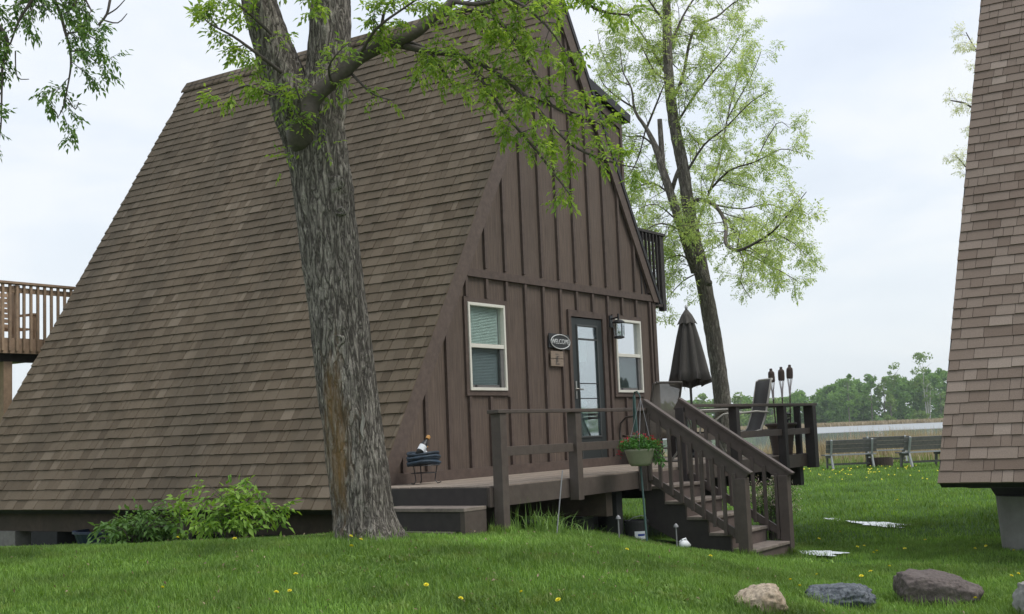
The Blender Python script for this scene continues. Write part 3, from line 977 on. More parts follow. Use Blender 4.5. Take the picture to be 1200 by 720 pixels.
for (u_, v0, v1) in ((-1.98, -1.60, .4), (4.10, -1.60, 2.5), (1.2, -1.60, .4)):
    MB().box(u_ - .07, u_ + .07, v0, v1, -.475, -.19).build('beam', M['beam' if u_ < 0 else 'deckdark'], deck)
for v_ in (VF + .06, -.9):
    MB().box(UL + .05, UR - .05, v_, v_ + .04, -.188, -.034).build('joist', M['deckdark'], deck)
for (u_, v_, h_) in ((-1.98, -1.2, .5), (-1.5, -.9, .5), (3.88, .4, .5), (1.2, -1.2, .1), (1.2, .2, .1)):
    MB().box(u_ - .12, u_ + .12, v_ - .12, v_ + .12, -1.25, -.476 if h_ else -.2).build('pier', M['darkblock'], deck)
MB().box(-1.72, -1.58, -1.55, -1.41, -1.2, -.20).build('pier', M['darkblock'], deck)
MB().box(-4.05, -3.93, -1.45, -1.35, -.6, -.19).build('pier', M['deckpaint'], deck)

# front rail, left of the stairs
def post(u_, v_, z0, z1, w_=.115, mat='deckpaint'):
    return MB().box(u_ - w_ / 2, u_ + w_ / 2, v_ - w_ / 2, v_ + w_ / 2, z0, z1, random.random()).build('post', M[mat], deck, bevel=.004)
PV_ = VF - .034 - .060
post(-4.36, PV_, -.62, .70, .11); post(-2.93, PV_, -.23, .70, .11); post(-1.37, PV_, -.23, .70, .11)
MB().box(-4.46, -1.30, PV_ - .07, PV_ + .07, .702, .737, .4).build('top_rail', M['deckpaint'], deck, bevel=.004)
for a, b_ in ((-4.298, -2.992), (-2.868, -1.432)):
    MB().box(a, b_, PV_ - .018, PV_ + .02, .285, .375).build('mid_rail', M['deckpaint'], deck, bevel=.003)
# front rail, right of the stairs
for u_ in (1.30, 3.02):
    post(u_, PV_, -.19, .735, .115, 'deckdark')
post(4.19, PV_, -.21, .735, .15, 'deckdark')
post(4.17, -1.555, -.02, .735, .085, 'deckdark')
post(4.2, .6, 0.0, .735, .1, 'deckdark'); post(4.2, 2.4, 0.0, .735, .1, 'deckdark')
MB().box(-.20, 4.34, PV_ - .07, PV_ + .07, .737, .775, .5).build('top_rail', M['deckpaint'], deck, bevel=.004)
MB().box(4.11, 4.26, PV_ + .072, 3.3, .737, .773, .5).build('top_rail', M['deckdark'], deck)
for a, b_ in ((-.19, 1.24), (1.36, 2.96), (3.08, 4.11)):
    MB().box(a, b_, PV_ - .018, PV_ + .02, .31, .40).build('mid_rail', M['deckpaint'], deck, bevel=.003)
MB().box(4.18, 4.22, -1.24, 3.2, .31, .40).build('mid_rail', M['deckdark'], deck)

# stairs, five steps
SU0, SU1 = -1.29, -.31
TR, RI = .27, .178
for k in range(5):
    vz = VF - .034 - k * TR
    z_ = -(k + 1) * RI
    st = MB().box(SU0 - .03, SU1 + .03, vz - TR - .025, vz, z_ - .036, z_, random.random()).build('tread', M['tread'], deck, bevel=.006)
    if k < 4:
        MB().box(SU0, SU1, vz - TR, vz - TR + .02, z_ - RI, z_ - .038).build('riser', M['riser'], deck)
MB().box(SU0, SU1, VF - .034 - 5 * TR - .0, VF - .034 - 5 * TR + .02, -1.14, -5 * RI - .038).build('riser', M['riser'], deck)
for u_ in (SU0 + .003, SU1 - .043):
    poly = [(u_, VF - .036, -.036)]
    poly = [(u_, VF - .036, -.215)]
    for k in range(5):
        vz = VF - .034 - (k + 1) * TR + .004
        z_ = -(k + 1) * RI - .038
        if k > 0: poly.append((u_, VF - .034 - k * TR + .004, z_))
        poly.append((u_, vz, z_))
    poly += [(u_, VF - .034 - 5 * TR + .004, -1.15), (u_, VF - .034 - 4 * TR, -1.15), (u_, VF - .036, -.62)]
    MB().prism(poly, (.04, 0, 0)).build('stringer', M['deckdark'], deck)
# stair rails
def stair_rail(u_, vt, vb, zt, zb, newel_top, mat):
    nv = vb
    d = Vector((0, vb - vt, zb - zt))
    up = Vector((0, -d.z, d.y)); up = up if up.z > 0 else -up
    MB().bar((u_, vt, zt), (u_, vb - .05, zb + d.z / d.y * -.05), .038, .135, up=up).build('hand_rail', M[mat], deck, bevel=.003)
    of = up.normalized() * .083
    MB().bar(Vector((u_, vt, zt)) + of, Vector((u_, vb - .07, zb + d.z / d.y * -.07)) + of, .09, .028, up=up, tint=.9).build('hand_rail_cap', M[mat], deck, bevel=.003)
    lz = -.84 + .14
    MB().bar((u_, vt, zt - lz * 0 - .80), (u_, vb, zb - .71), .038, .09, up=up).build('lower_rail', M[mat], deck, bevel=.003)
    MB().box(u_ - .06, u_ + .06, nv - .06, nv + .06, -1.16, newel_top).build('newel_post', M[mat], deck, bevel=.004)
    nbal = 9
    for k in range(nbal):
        f_ = (k + .75) / (nbal + .35)
        v_ = vt + (vb - vt) * f_; z_ = zt + (zb - zt) * f_
        MB().box(u_ - .018 - .037, u_ + .018 - .037, v_ - .019, v_ + .019, z_ - .80, z_ - .03, random.random()).build('baluster', M[mat], deck, bevel=.002)
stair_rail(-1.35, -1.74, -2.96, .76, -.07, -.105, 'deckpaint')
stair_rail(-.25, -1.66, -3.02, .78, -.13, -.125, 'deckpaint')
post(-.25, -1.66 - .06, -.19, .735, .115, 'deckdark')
# low step at the deck's left end
MB().box(-4.86, -4.49, -1.66, -.60, -.215, -.18).build('step', M['tread'], deck, bevel=.004)
MB().box(-4.84, -4.81, -1.60, -.62, -.40, -.216).build('step_riser', M['deckdark'], deck)
MB().box(-4.845, -4.49, -1.655, -1.602, -.45, -.216).build('step_side', M['deckpaint'], deck)
MB().box(-4.93, -4.85, -1.55, -.66, -.43, -.40).build('step_sill', M['tread'], deck)

# ------------------------------------------------------------------ raised deck of another cabin, far left
rdk = thing('raised_deck', 'raised cedar-brown deck on tall posts behind the roof at the left edge', 'deck', at(84, 414, 20.2), AZ)
# local frame: x along its front rail, y away; the visible front face runs to the left
H0 = 0.0
MB().box(-3.4, .5, -.0, 2.4, -.02, .02).build('floor', M['raised'], rdk)
MB().box(-3.4, .5, -.04, -.005, -.04, .20, .1).build('fascia', M['raised'], rdk)
MB().box(-3.4, .3, .1, .25, -.16, -.03).build('beam', M['deckdark'], rdk)
MB().box(-3.45, .5, -.10, .05, 1.05, 1.085, .3).build('top_rail', M['raised'], rdk)
MB().box(-3.4, .5, -.03, .01, .92, 1.0, .6).build('rail', M['raised'], rdk)
k = -3.3
while k < .45:
    MB().box(k - .02, k + .02, -.075, -.042, .0, 1.04, random.random()).build('baluster', M['raised'], rdk); k += .125
for u_ in (-1.10, .3):
    MB().box(u_ - .075, u_ + .075, .1, .25, -4.4, -.16).build('post', M['raised'], rdk)
for (u_) in (-3.3, -1.0, .4):
    MB().box(u_ - .05, u_ + .05, -.04 + .05, .11, .0, 1.04, .3).build('post', M['raised'], rdk)
MB().box(-3.4, .5, 2.3, 2.4, 1.10, 1.135).build('top_rail', M['raised'], rdk)
for k in range(22):
    MB().box(-3.3 + k * .17 - .02, -3.3 + k * .17 + .02, 2.33, 2.37, .0, 1.09, random.random()).build('baluster', M['raised'], rdk)
for u_ in (-3.3,):
    MB().box(u_ - .05, u_ + .05, 2.3, 2.4, -4, 1.09).build('post', M['raised'], rdk)
ch = thing('garden_chair', 'slatted wooden garden chair behind the railing of the raised deck', 'chair', rdk.location + G * -.98 + B * .55, AZ + R(8))
for k in range(7):
    MB().box(-.30, .30, .0 + k * .012, .03 + k * .012, .42 + k * .085, .48 + k * .085, random.random()).build('back_slat', M['raised'], ch)
for k in range(5):
    MB().box(-.30, .30, -.45 + k * .09, -.38 + k * .09, .36, .385, random.random()).build('seat_slat', M['raised'], ch)
for s_ in (-1, 1):
    MB().bar((s_ * .33, .05, .0), (s_ * .33, .12, 1.08), .04, .06, up=(0, 1, 0)).build('leg', M['raised'], ch)
    MB().bar((s_ * .33, -.45, .0), (s_ * .33, -.45, .6), .04, .06, up=(0, 1, 0)).build('leg', M['raised'], ch)
    MB().box(s_ * .33 - .05, s_ * .33 + .05, -.5, .1, .602, .63).build('arm', M['raised'], ch)

# ------------------------------------------------------------------ things on and around the deck
def tl(name, label, cat, u, v, z=0, rz=0.0, group=None):
    return thing(name, label, cat, loc(u, v, z), AZ + rz, group)


# wall lantern
o = tl('wall_lantern', 'black jar-shaped wall lantern between the door and the right window', 'lantern', 1.08, -.03, 1.755)
o.scale = (.86, .86, .86)
MB().box(-.05, .05, -.03, .0, .22, .42).bar((0, -.02, .36), (0, -.16, .38), .022, .022).box(-.012, .012, -.172, -.148, .30, .44).build('bracket', M['black'], o, bevel=.003)
MB().lathe([(.02, .345), (.06, .335), (.105, .30), (.105, .285), (.05, .28)], 18, (0, -.16, 0)).build('cap', M['black'], o)
MB().lathe([(.07, .275), (.085, .23), (.085, .12), (.072, .07)], 18, (0, -.16, 0), cap=False).build('glass_jar', glass_mat('lantern_glass', (.75, .78, .78), .28, .12), o, smooth=True)
MB().lathe([(.035, .02), (.09, .035), (.09, .055), (.06, .07)], 18, (0, -.16, 0)).build('base', M['black'], o)
for k in range(6):
    t = k * math.pi / 3
    MB().tube([(.087 * math.cos(t), -.16 + .087 * math.sin(t), .07), (.09 * math.cos(t), -.16 + .09 * math.sin(t), .28)], .004, 5).build('cage_wire', M['black'], o)
MB().lathe([(.0, .11), (.018, .12), (.02, .17), (.0, .2)], 10, (0, -.16, 0)).build('bulb', M['label'], o, smooth=True)


# welcome sign and plaque
def text_mesh(body, size, parent, mat, name, rot=(R(90), 0, 0), offs=(0, 0, 0), ext=.003, sx=1.0):
    cu = bpy.data.curves.new(name, 'FONT')
    cu.body = body; cu.size = size; cu.extrude = ext
    cu.align_x = 'CENTER'; cu.align_y = 'CENTER'
    t = bpy.data.objects.new(name, cu)
    COL.objects.link(t)
    bpy.context.view_layer.update()
    me = bpy.data.meshes.new_from_object(t)
    bpy.data.objects.remove(t)
    me.transform(Matrix.Translation(offs) @ Matrix.Rotation(rot[0], 4, 'X') @ Matrix.Scale(sx, 4, (1, 0, 0)))
    ob = bpy.data.objects.new(name, me)
    COL.objects.link(ob)
    me.materials.append(mat)
    ob.parent = parent
    return ob


o = tl('welcome_sign', 'dark oval WELCOME sign left of the front door', 'sign', -.335, -.03, 1.685)
M['slate'] = simple('dark_slate', (.03, .032, .033), .6, var=.3, scale=20, bump=.3)
M['pewter'] = simple('pale_pewter', (.55, .56, .55), .5, var=.1)
el = [(.250 * math.cos(2 * math.pi * k / 32), 0, .10 * math.sin(2 * math.pi * k / 32)) for k in range(32)]
MB().prism([(-.27, .008, -.08), (.27, .008, -.10), (.25, .008, .10), (-.25, .008, .11)], (0, -.012, 0)).build('backing', M['slate'], o)
MB().prism(el, (0, -.018, 0)).build('plate', M['slate'], o)
rg = MB(); q_ = [(x * .96, -.021, z * .94) for x, _, z in el]; rg.tube(q_ + [q_[0]], .007, 6, cap=False); rg.build('rim', M['pewter'], o)
text_mesh('WELCOME', .092, o, M['pewter'], 'lettering', offs=(0, -.02, 0))
o = tl('wooden_plaque', 'small square two-board wooden plaque under the oval sign', 'sign', -.42, -.026, 1.46)
MB().box(-.155, .155, -.016, -.001, .004, .10, .3).build('board', M['signwood'], o)
MB().box(-.155, .155, -.015, -.001, -.10, -.003, .7).build('board', M['signwood'], o)
MB().box(-.05, .03, -.018, -.016, .055, .062).box(-.03, .05, -.018, -.016, .03, .037).box(-.035, -.02, -.018, -.0165, -.06, .02).box(.0, .015, -.018, -.0165, -.05, .03).box(-.05, .05, -.018, -.015, -.075, -.066).build('mark', M['slate'], o)

# wire stand with cloth bundle and bottle, at the deck's left end
st = tl('wire_plant_stand', 'small round wire plant stand on the left end of the deck', 'stand', -3.78, -.36, 0)
mb = MB()
ring = [(.17 * math.cos(t), .17 * math.sin(t), .20) for t in [2 * math.pi * k / 20 for k in range(21)]]
mb.tube(ring, .006, 6, cap=False).tube([(x * .8, y * .8, .12) for x, y, z in ring], .004, 6, cap=False)
for k in range(3):
    t = 2 * math.pi * k / 3 + .9
    c_, s_ = math.cos(t), math.sin(t)
    mb.tube([(.15 * c_, .15 * s_, .20), (.13 * c_, .13 * s_, .1), (.12 * c_, .12 * s_, .04), (.15 * c_, .15 * s_, .008), (.19 * c_, .19 * s_, .02)], .006, 6)
mb.build('wire_frame', M['black'], st)
bn = tl('hose_coil', 'coiled dark blue and black hose bundle lying on the wire stand', 'hose', -3.78, -.36, .205)
for k in range(7):
    mb = MB(); pts = []
    r0 = .18 + .012 * math.sin(k * 2.1); zz = .012 + .018 * k
    for j in range(25):
        t = 2 * math.pi * j / 24
        pts.append((r0 * math.cos(t + k) * (1 + .05 * math.sin(3 * t + k)), r0 * .85 * math.sin(t + k), zz + .012 * math.sin(2 * t + k * 1.7)))
    mb.tube(pts, .0155, 8, tint=random.random(), cap=False).build('loop', M['blue'], bn, smooth=True)
MB().lathe([(.0, .015), (.14, .02), (.15, .07), (.10, .115), (0, .125)], 18).build('bundle', M['blue'], bn, smooth=True)
o = tl('bottle', 'dark bottle with white label and gold cap tipped on the blue bundle', 'bottle', -3.92, -.40, .315, 0)
o.rotation_euler = (R(8), R(38), AZ)
MB().lathe([(.0, .0), (.038, .005), (.04, .13), (.03, .16), (.014, .19), (.014, .215)], 16).build('glass_body', M['black'], o, smooth=True)
MB().lathe([(.0412, .055), (.0416, .12)], 16, cap=False).build('paper_label', M['label'], o)
MB().lathe([(.0, .212), (.022, .214), (.024, .245), (.012, .255), (0, .256)], 14).build('cap', M['gold'], o)
o = tl('garden_ornament', 'little tan and white ornament sitting on the blue hose bundle', 'ornament', -3.77, -.38, .325)
o.scale = (.7, .7, .7)
MB().lathe([(0, 0), (.028, .01), (.03, .03), (.014, .05), (.02, .065), (0, .085)], 12).build('body', M['label'], o, smooth=True)
MB().lathe([(0, .085), (.045, .092), (.05, .105), (.02, .125), (0, .13)], 12).build('hat', M['gold'], o, smooth=True)

# hanging basket on a green shepherd's rod
rodp = [at(758, 634, 13.75), at(752, 560, 13.95), at(746, 500, 14.05), at(743, 463, 14.1)]
o = thing('plant_hook', 'thin green shepherd hook rod leaning on the railing by the stairs', 'plant hook', rodp[0])
b0 = rodp[0]
hk = [p - b0 for p in rodp]
top = hk[-1]
mb = MB().tube(hk, .012, 8)
mb.build('rod', M['greenpole'], o)
hkpts = [top, top + Vector((.005, -.02, .03)), top + Vector((.03, -.06, .035)), top + Vector((.05, -.10, .0)), top + Vector((.06, -.11, -.04))]
MB().tube(hkpts, .008, 7).build('hook', M['greenpole'], o)
MB().bar(top + Vector((0, 0, -.02)), top + Vector((-.01, .01, -.42)), .035, .015).build('bracket', M['greenpole'], o)
bk_c = at(749.5, 528, 13.85)
bk = thing('hanging_basket', 'sage green hanging basket with red flowers beside the stair railing', 'flower basket', bk_c + Vector((0, 0, -.17)))
MB().lathe([(.0, 0), (.10, 0), (.125, .03), (.162, .155), (.168, .165), (.168, .185), (.158, .185), (.15, .15), (0, .14)], 26).build('pot', M['basket'], bk, smooth=True)
MB().lathe([(0, .14), (.15, .145), (.14, .165), (0, .175)], 18).build('soil', M['soil'], bk)
hang = b0 + hkpts[-1] - bk.location
mb = MB()
for k in range(3):
    t = 2 * math.pi * k / 3 + .4
    mb.tube([(.16 * math.cos(t), .16 * math.sin(t), .18), hang], .003, 5)
mb.build('hanger', M['rod'], bk)


def leaf_cloud(name, mat, parent, pts, size, seed, shape='oval', flat=.3, dirs=None, kind=None, fold=.25):
    """one joined mesh of folded leaf blades at the given points"""
    r = np.random.default_rng(seed)
    P = np.asarray(pts, float); n_ = len(P)
    d = r.normal(size=(n_, 3)) if dirs is None else np.asarray(dirs, float) + r.normal(size=(n_, 3)) * .25
    d /= np.linalg.norm(d, axis=1)[:, None]
    up = r.normal(size=(n_, 3)) * flat + np.array([0, 0, 1.0])
    sd = np.cross(d, up); sd /= np.linalg.norm(sd, axis=1)[:, None] + 1e-9
    nn = np.cross(sd, d)
    sz = (np.asarray(size) if hasattr(size, '__len__') else size) * r.uniform(.7, 1.25, n_)
    L_ = sz[:, None]; wd = .42 if shape == 'oval' else .5
    a = P; tip = P + d * L_ - nn * L_ * .12
    mid = P + d * L_ * .5
    l = P + d * L_ * .42 + sd * L_ * wd * .5 + nn * L_ * fold * .4
    rr2 = P + d * L_ * .42 - sd * L_ * wd * .5 + nn * L_ * fold * .4
    V = np.stack([a, l, tip, rr2], 1).reshape(-1, 3)
    i = np.arange(n_)[:, None] * 4
    F = np.concatenate([i + np.array([[0, 1, 2]]), i + np.array([[0, 2, 3]])], 0)
    ti = np.tile(np.clip(r.normal(.5, .25, n_), 0, 1), 2)
    o_ = np_mesh(name, V, F, mat, parent, ti)
    if kind: o_['kind'] = kind
    return o_


r = np.random.default_rng(5)
n_ = 900
ph = r.uniform(0, 2 * np.pi, n_); rad = np.sqrt(r.uniform(0, 1, n_)) * .23
zz = .19 + r.uniform(0, 1, n_) * (.17 - rad * .45)
pts = np.stack([rad * np.cos(ph), rad * np.sin(ph), zz], 1)
ex = np.stack([.16 + r.uniform(0, .10, 140), r.uniform(-.1, .1, 140), r.uniform(.0, .2, 140)], 1)
leaf_cloud('leaves', M['leafgreen'], bk, np.concatenate([pts, ex]), .042, 3, kind='stuff')
fl = []
for (x, y, z) in ((-.21, -.02, .22), (-.18, .05, .27), (-.24, -.05, .16), (-.14, -.1, .30), (.06, -.08, .33), (.14, -.06, .30), (.20, 0, .24), (.24, .02, .19), (.0, .1, .34), (-.22, .05, .12), (.1, -.14, .30), (.17, .08, .29)):
    fl += [(x + a, y + b_, z + c) for a, b_, c in r.normal(size=(9, 3)) * .016]
leaf_cloud('red_flowers', M['red'], bk, fl, .03, 4, kind='stuff')


# patio umbrella, closed
um = tl('patio_umbrella', 'closed taupe patio umbrella standing on the deck', 'umbrella', 3.78, 0.05, 0)
MB().tube([(0, 0, .02), (0, 0, 2.42)], .021, 12).build('pole', M['darktube'], um)
MB().lathe([(.24, 0), (.24, .04), (.06, .08), (.04, .2), (0, .2)], 24).build('base', M['black'], um)
MB().lathe([(0, 2.38), (.022, 2.39), (.028, 2.42), (.012, 2.45), (0, 2.455)], 12).build('finial', M['pewter'], um)
NF = 8
vs, fs, ts = [], [], []
prof = [(2.36, .03), (2.15, .125), (1.92, .19), (1.65, .255), (1.38, .315), (1.19, .365)]
nk = NF * 6
for z, rd_ in prof:
    for k in range(nk):
        t = 2 * math.pi * k / nk
        ph_ = (k % 6) / 6
        fold_ = abs(math.cos(math.pi * ph_))                     # ribs stand out, cloth sinks between
        rr_ = rd_ * (.62 + .38 * fold_ ** 1.4)
        tw = .12 * math.sin(t * 2) * rd_
        zz = z - (.05 * (1 - fold_) if z < 1.3 else 0) - (.05 * math.sin(t * 1 + .8) if z < 1.3 else 0)
        vs.append((rr_ * math.cos(t + tw), rr_ * math.sin(t + tw), zz))
for i in range(len(prof) - 1):
    for k in range(nk):
        fs.append((i * nk + k, i * nk + (k + 1) % nk, (i + 1) * nk + (k + 1) % nk, (i + 1) * nk + k))
mb = MB(); mb.add(vs, fs, .5)
for j in range(len(mb.t)): mb.t[j] = .2 + .6 * ((j % 6) / 5)
cp = mb.build('canopy', M['umbrella'], um, smooth=True)
cp.modifiers.new('thick', 'SOLIDIFY').thickness = .006
vs = [(0, 0, 2.40)]
for k in range(16):
    t = 2 * math.pi * k / 16
    vs.append((.165 * math.cos(t) * (1 if k % 2 else .8), .165 * math.sin(t) * (1 if k % 2 else .8), 2.13 + (.0 if k % 2 else .03)))
for k in range(16):
    t = 2 * math.pi * k / 16
    vs.append((.085 * math.cos(t), .085 * math.sin(t), 2.29))
fs = []
for k in range(16):
    k2 = (k + 1) % 16
    fs += [(0, 17 + k, 17 + k2), (17 + k, 1 + k, 1 + k2, 17 + k2)]
MB().add(vs, fs, .6).build('vent', M['umbrella'], um).modifiers.new('thick', 'SOLIDIFY').thickness = .006
for k in range(NF):
    t = 2 * math.pi * k / NF
    MB().tube([(.29 * math.cos(t), .29 * math.sin(t), 1.45), (.365 * math.cos(t), .365 * math.sin(t), 1.19 - .05 * math.sin(t + .8))], .008, 6).build('rib', M['darktube'], um)
mb = MB()
for k in range(10):
    t = 2 * math.pi * k / 10
    a = Vector((.14 * math.cos(t), .14 * math.sin(t), 1.33)); b_ = Vector((.10 * math.cos(t + .3), .10 * math.sin(t + .3), 1.15 - .05 * (k % 3)))
    mb.add([a, Vector((.14 * math.cos(t + .5), .14 * math.sin(t + .5), 1.33)), b_], [(0, 1, 2)])
mb.build('cloth_folds', M['umbrella'], um)


for k_ in ('sling', 'slingdark'):                 # woven mesh cloth lets the background through
    nn_ = M[k_].node_tree
    tr_ = nn_.nodes.new('ShaderNodeBsdfTransparent'); mm_ = nn_.nodes.new('ShaderNodeMixShader')
    mm_.inputs[0].default_value = .35 if k_ == 'sling' else .06
    nn_.links.new(nn_.nodes['Principled BSDF'].outputs[0], mm_.inputs[1]); nn_.links.new(tr_.outputs[0], mm_.inputs[2])
    nn_.links.new(mm_.outputs[0], nn_.nodes['Material Output'].inputs['Surface'])


def sling_chair(label, u, v, rz, tube, sling, hi=1.08):
    c = tl('patio_chair', label, 'chair', u, v, 0, rz, 'sling chairs on the deck')
    for s_ in (-1, 1):
        x = s_ * .27
        back = [(x, -.30, .40), (x, .0, .36), (x, .18, .40), (x, .27, .62), (x, .34, .92), (x, .39, hi - .02), (x * .9, .42, hi)]
        MB().tube(back, .016, 8).build('side_frame', M[tube], c, smooth=True)
        arm = [(x * 1.12, .30, .66), (x * 1.12, .1, .68), (x * 1.12, -.18, .66), (x * 1.12, -.30, .58), (x * 1.12, -.33, .40), (x * 1.1, -.24, .15), (x * 1.1, -.16, .02), (x * 1.1, .0, .005), (x * 1.1, .28, .012)]
        MB().tube(arm, .015, 8).build('arm', M[tube], c, smooth=True)
    MB().tube([(-.243, .42, hi), (.243, .42, hi)], .016, 8).build('top_tube', M[tube], c)
    MB().tube([(-.3, .0, .2), (.3, .0, .2)], .012, 8).build('cross_tube', M[tube], c)
    vs, fs = [], []
    pr = [(-.30, .41), (-.15, .375), (.0, .355), (.14, .375), (.20, .45), (.26, .60), (.30, .76), (.335, .92), (.375, hi - .03), (.41, hi - .005)]
    for y, z in pr:
        for x in (-.265, 0, .265):
            vs.append((x, y, z - (.012 if x == 0 else 0)))
    for i in range(len(pr) - 1):
        for j in range(2):
            fs.append((i * 3 + j, i * 3 + j + 1, i * 3 + j + 4, i * 3 + j + 3))
    s = MB().add(vs, fs).build('sling', M[sling], c, smooth=True)
    s.modifiers.new('thick', 'SOLIDIFY').thickness = .006
    return c


sling_chair('tan sling patio chair just behind the top of the stairs', 1.42, -.42, R(160), 'darktube', 'sling', 1.12)
sling_chair('dark grey sling patio chair between the umbrella and the big plant pot', 3.27, -1.02, R(-134), 'cream_chair', 'slingdark', 1.16)

tb = tl('patio_table', 'patio table with a thin pale top and curved cream legs', 'table', 2.62, -.55)
MB().lathe([(.0, .715), (.52, .715), (.53, .722), (.52, .735), (0, .737)], 36).build('table_top', M['cream_chair'], tb)
MB().tube([(.50 * math.cos(2 * math.pi * k / 30), .50 * math.sin(2 * math.pi * k / 30), .705) for k in range(31)], .014, 6, cap=False).build('rim', M['cream_chair'], tb)
for k in range(4):
    t = math.pi / 4 + k * math.pi / 2
    c_, s_ = math.cos(t), math.sin(t)
    MB().tube([(.46 * c_, .46 * s_, .70), (.28 * c_, .28 * s_, .58), (.17 * c_, .17 * s_, .40), (.24 * c_, .24 * s_, .2), (.40 * c_, .40 * s_, .01)], .016, 8).build('leg', M['cream_chair'], tb, smooth=True)

# big pot with solar lights, three torches stuck in it
pt_ = tl('planter_pot', 'large brown plastic planter pot at the right corner of the deck', 'plant pot', 3.94, -1.37)
prof = [(0, 0), (.145, 0), (.15, .02)]
for k in range(9):
    z = .03 + k * .045
    prof += [(.152 + .0065 * k + .004, z), (.152 + .0065 * k, z + .022)]
prof += [(.215, .44), (.24, .45), (.245, .475), (.235, .49), (.205, .47), (.19, .43), (0, .42)]
MB().lathe(prof, 32).build('pot', M['pot'], pt_, smooth=True)
MB().lathe([(0, .425), (.2, .43), (.195, .45), (.1, .475), (0, .48)], 18).build('soil', M['soil'], pt_)
TG = 'bamboo torches standing in the planter'
for k, (du, dv, lab, hh) in enumerate(((-.066, .10, 'leftmost of the three bamboo torches in the plant pot', .95), (.0, .0, 'middle of the three bamboo torches in the plant pot', .97), (.06, -.09, 'rightmost and tallest of the three bamboo torches in the plant pot', 1.0))):
    t_ = tl('garden_torch', lab, 'torch', 3.97 + du, -1.40 + dv, .45, 0, TG)
    t_.rotation_euler = (R((-1, 1, 2)[k]), R((-1.5, .2, 2)[k]), AZ)
    z0 = hh - .40
    MB().tube([(0, 0, 0), (0, 0, z0)], .011, 8).build('cane', M['torchcane'], t_)
    for j in range(8):
        a = 2 * math.pi * j / 8
        MB().tube([(.010 * math.cos(a), .010 * math.sin(a), z0 - .14), (.018 * math.cos(a), .018 * math.sin(a), z0), (.042 * math.cos(a), .042 * math.sin(a), z0 + .13)], .006, 5).build('split_cane', M['torchcup'], t_)
    MB().lathe([(.042, z0 + .12), (.05, z0 + .14), (.052, z0 + .19), (.05, z0 + .26), (.043, z0 + .285), (.028, z0 + .295), (.022, z0 + .31), (.022, z0 + .335), (0, z0 + .34)], 14).build('woven_head', M['torchcane'], t_)
for k, (du, dv, lab) in enumerate(((-.03, -.14, 'black solar lamp nearest the torches in the plant pot'), (.10, -.10, 'right-hand black solar lamp in the plant pot'))):
    s_ = tl('solar_light', lab, 'garden light', 3.97 + du, -1.34 + dv, .47, 0, 'solar lights in the planter')
    MB().tube([(0, 0, 0), (0, 0, .06)], .008, 6).build('stem', M['black'], s_)
    MB().lathe([(.02, .055), (.042, .06), (.042, .07), (0, .072)], 14).build('base', M['black'], s_)
    MB().lathe([(.03, .072), (.036, .14)], 12, cap=False).build('lens', glass_mat('solar_lens', (.8, .8, .75), .2, .1), s_)
    for j in range(4):
        a = j * math.pi / 2
        MB().tube([(.038 * math.cos(a), .038 * math.sin(a), .07), (.04 * math.cos(a), .04 * math.sin(a), .145)], .004, 5).build('strut', M['black'], s_)
    MB().lathe([(.058, .142), (.06, .155), (.035, .175), (0, .178)], 16).build('cap', M['black'], s_)

# things under and in front of the stairs
def gz(x, y): return float(ground(x, y))
def on_ground(px, py, depth, dz=0.0):
    q = at(px, py, depth); q.z = gz(q.x, q.y) + dz; return q
q = at(746, 620, 14.6); q.z = .20
o = thing('paint_bucket', 'dark bucket with a white label under the deck beside the stairs', 'bucket', q, R(20))
MB().lathe([(0, 0), (.12, 0), (.14, .30), (.146, .30), (.146, .33), (.132, .33), (.13, .02), (0, .02)], 24).build('body', M['darkblock'], o, smooth=False)
lb = MB()
for k in range(8):
    t0 = -math.pi / 2 - .62 + k * .155; t1 = t0 + .155
    lb.add([(.131 * math.cos(t0), .131 * math.sin(t0), .08), (.131 * math.cos(t1), .131 * math.sin(t1), .08), (.139 * math.cos(t1), .139 * math.sin(t1), .21), (.139 * math.cos(t0), .139 * math.sin(t0), .21)], [(0, 1, 2, 3)])
lb.build('paper_label', M['label'], o)
lb = MB()
for k in range(4):
    t0 = -math.pi / 2 - .35 + k * .155; t1 = t0 + .155
    lb.add([(.137 * math.cos(t0), .137 * math.sin(t0), .155), (.137 * math.cos(t1), .137 * math.sin(t1), .155), (.1405 * math.cos(t1), .1405 * math.sin(t1), .18), (.1405 * math.cos(t0), .1405 * math.sin(t0), .18)], [(0, 1, 2, 3)])
lb.build('print', M['bluelabel'], o)
MB().tube([(-.145, 0, .30), (-.08, -.1, .37), (0, -.14, .39), (.08, -.1, .37), (.145, 0, .30)], .004, 6).build('handle', M['rod'], o)
q = at(803, 638, 13.9); q.z = gz(q.x, q.y)
o = thing('plastic_jug', 'white plastic scrap lying in the grass under the stairs', 'litter', q, R(40))
MB().tube([(-.08, 0, .05), (-.05, 0, .07), (.02, .01, .065), (.09, .02, .045)], [.02, .05, .045, .02], 10).build('body', M['label'], o, smooth=True)
MB().tube([(-.06, -.01, .12), (0, -.01, .13), (.03, 0, .09)], .01, 6).build('grip', M['label'], o)
for (px, py, dp, hh, lab) in ((793, 633, 13.75, .24, 'short garden stake light in front of the stair stringer'), (725, 618, 13.4, .22, 'thin grey stake in the dark under the deck')):
    q = at(px, py, dp); q.z = gz(q.x, q.y)
    o = thing('garden_stake', lab, 'stake', q, 0, 'short stakes along the deck')
    MB().tube([(0, 0, -.05), (0, 0, hh)], .007, 6).build('stem', M['rod'], o)
    MB().lathe([(.028, hh), (.024, hh + .02), (.006, hh + .04), (0, hh + .042)], 12).build('cap', M['rod'], o)
a, b_ = at(652, 618, 12.05), at(659, 553, 12.15)
o = thing('garden_rod', 'thin tilted grey rod standing in the weeds before the deck', 'rod', a)
MB().tube([(0, 0, -.08), b_ - a], .006, 6).build('rod', M['rod'], o)
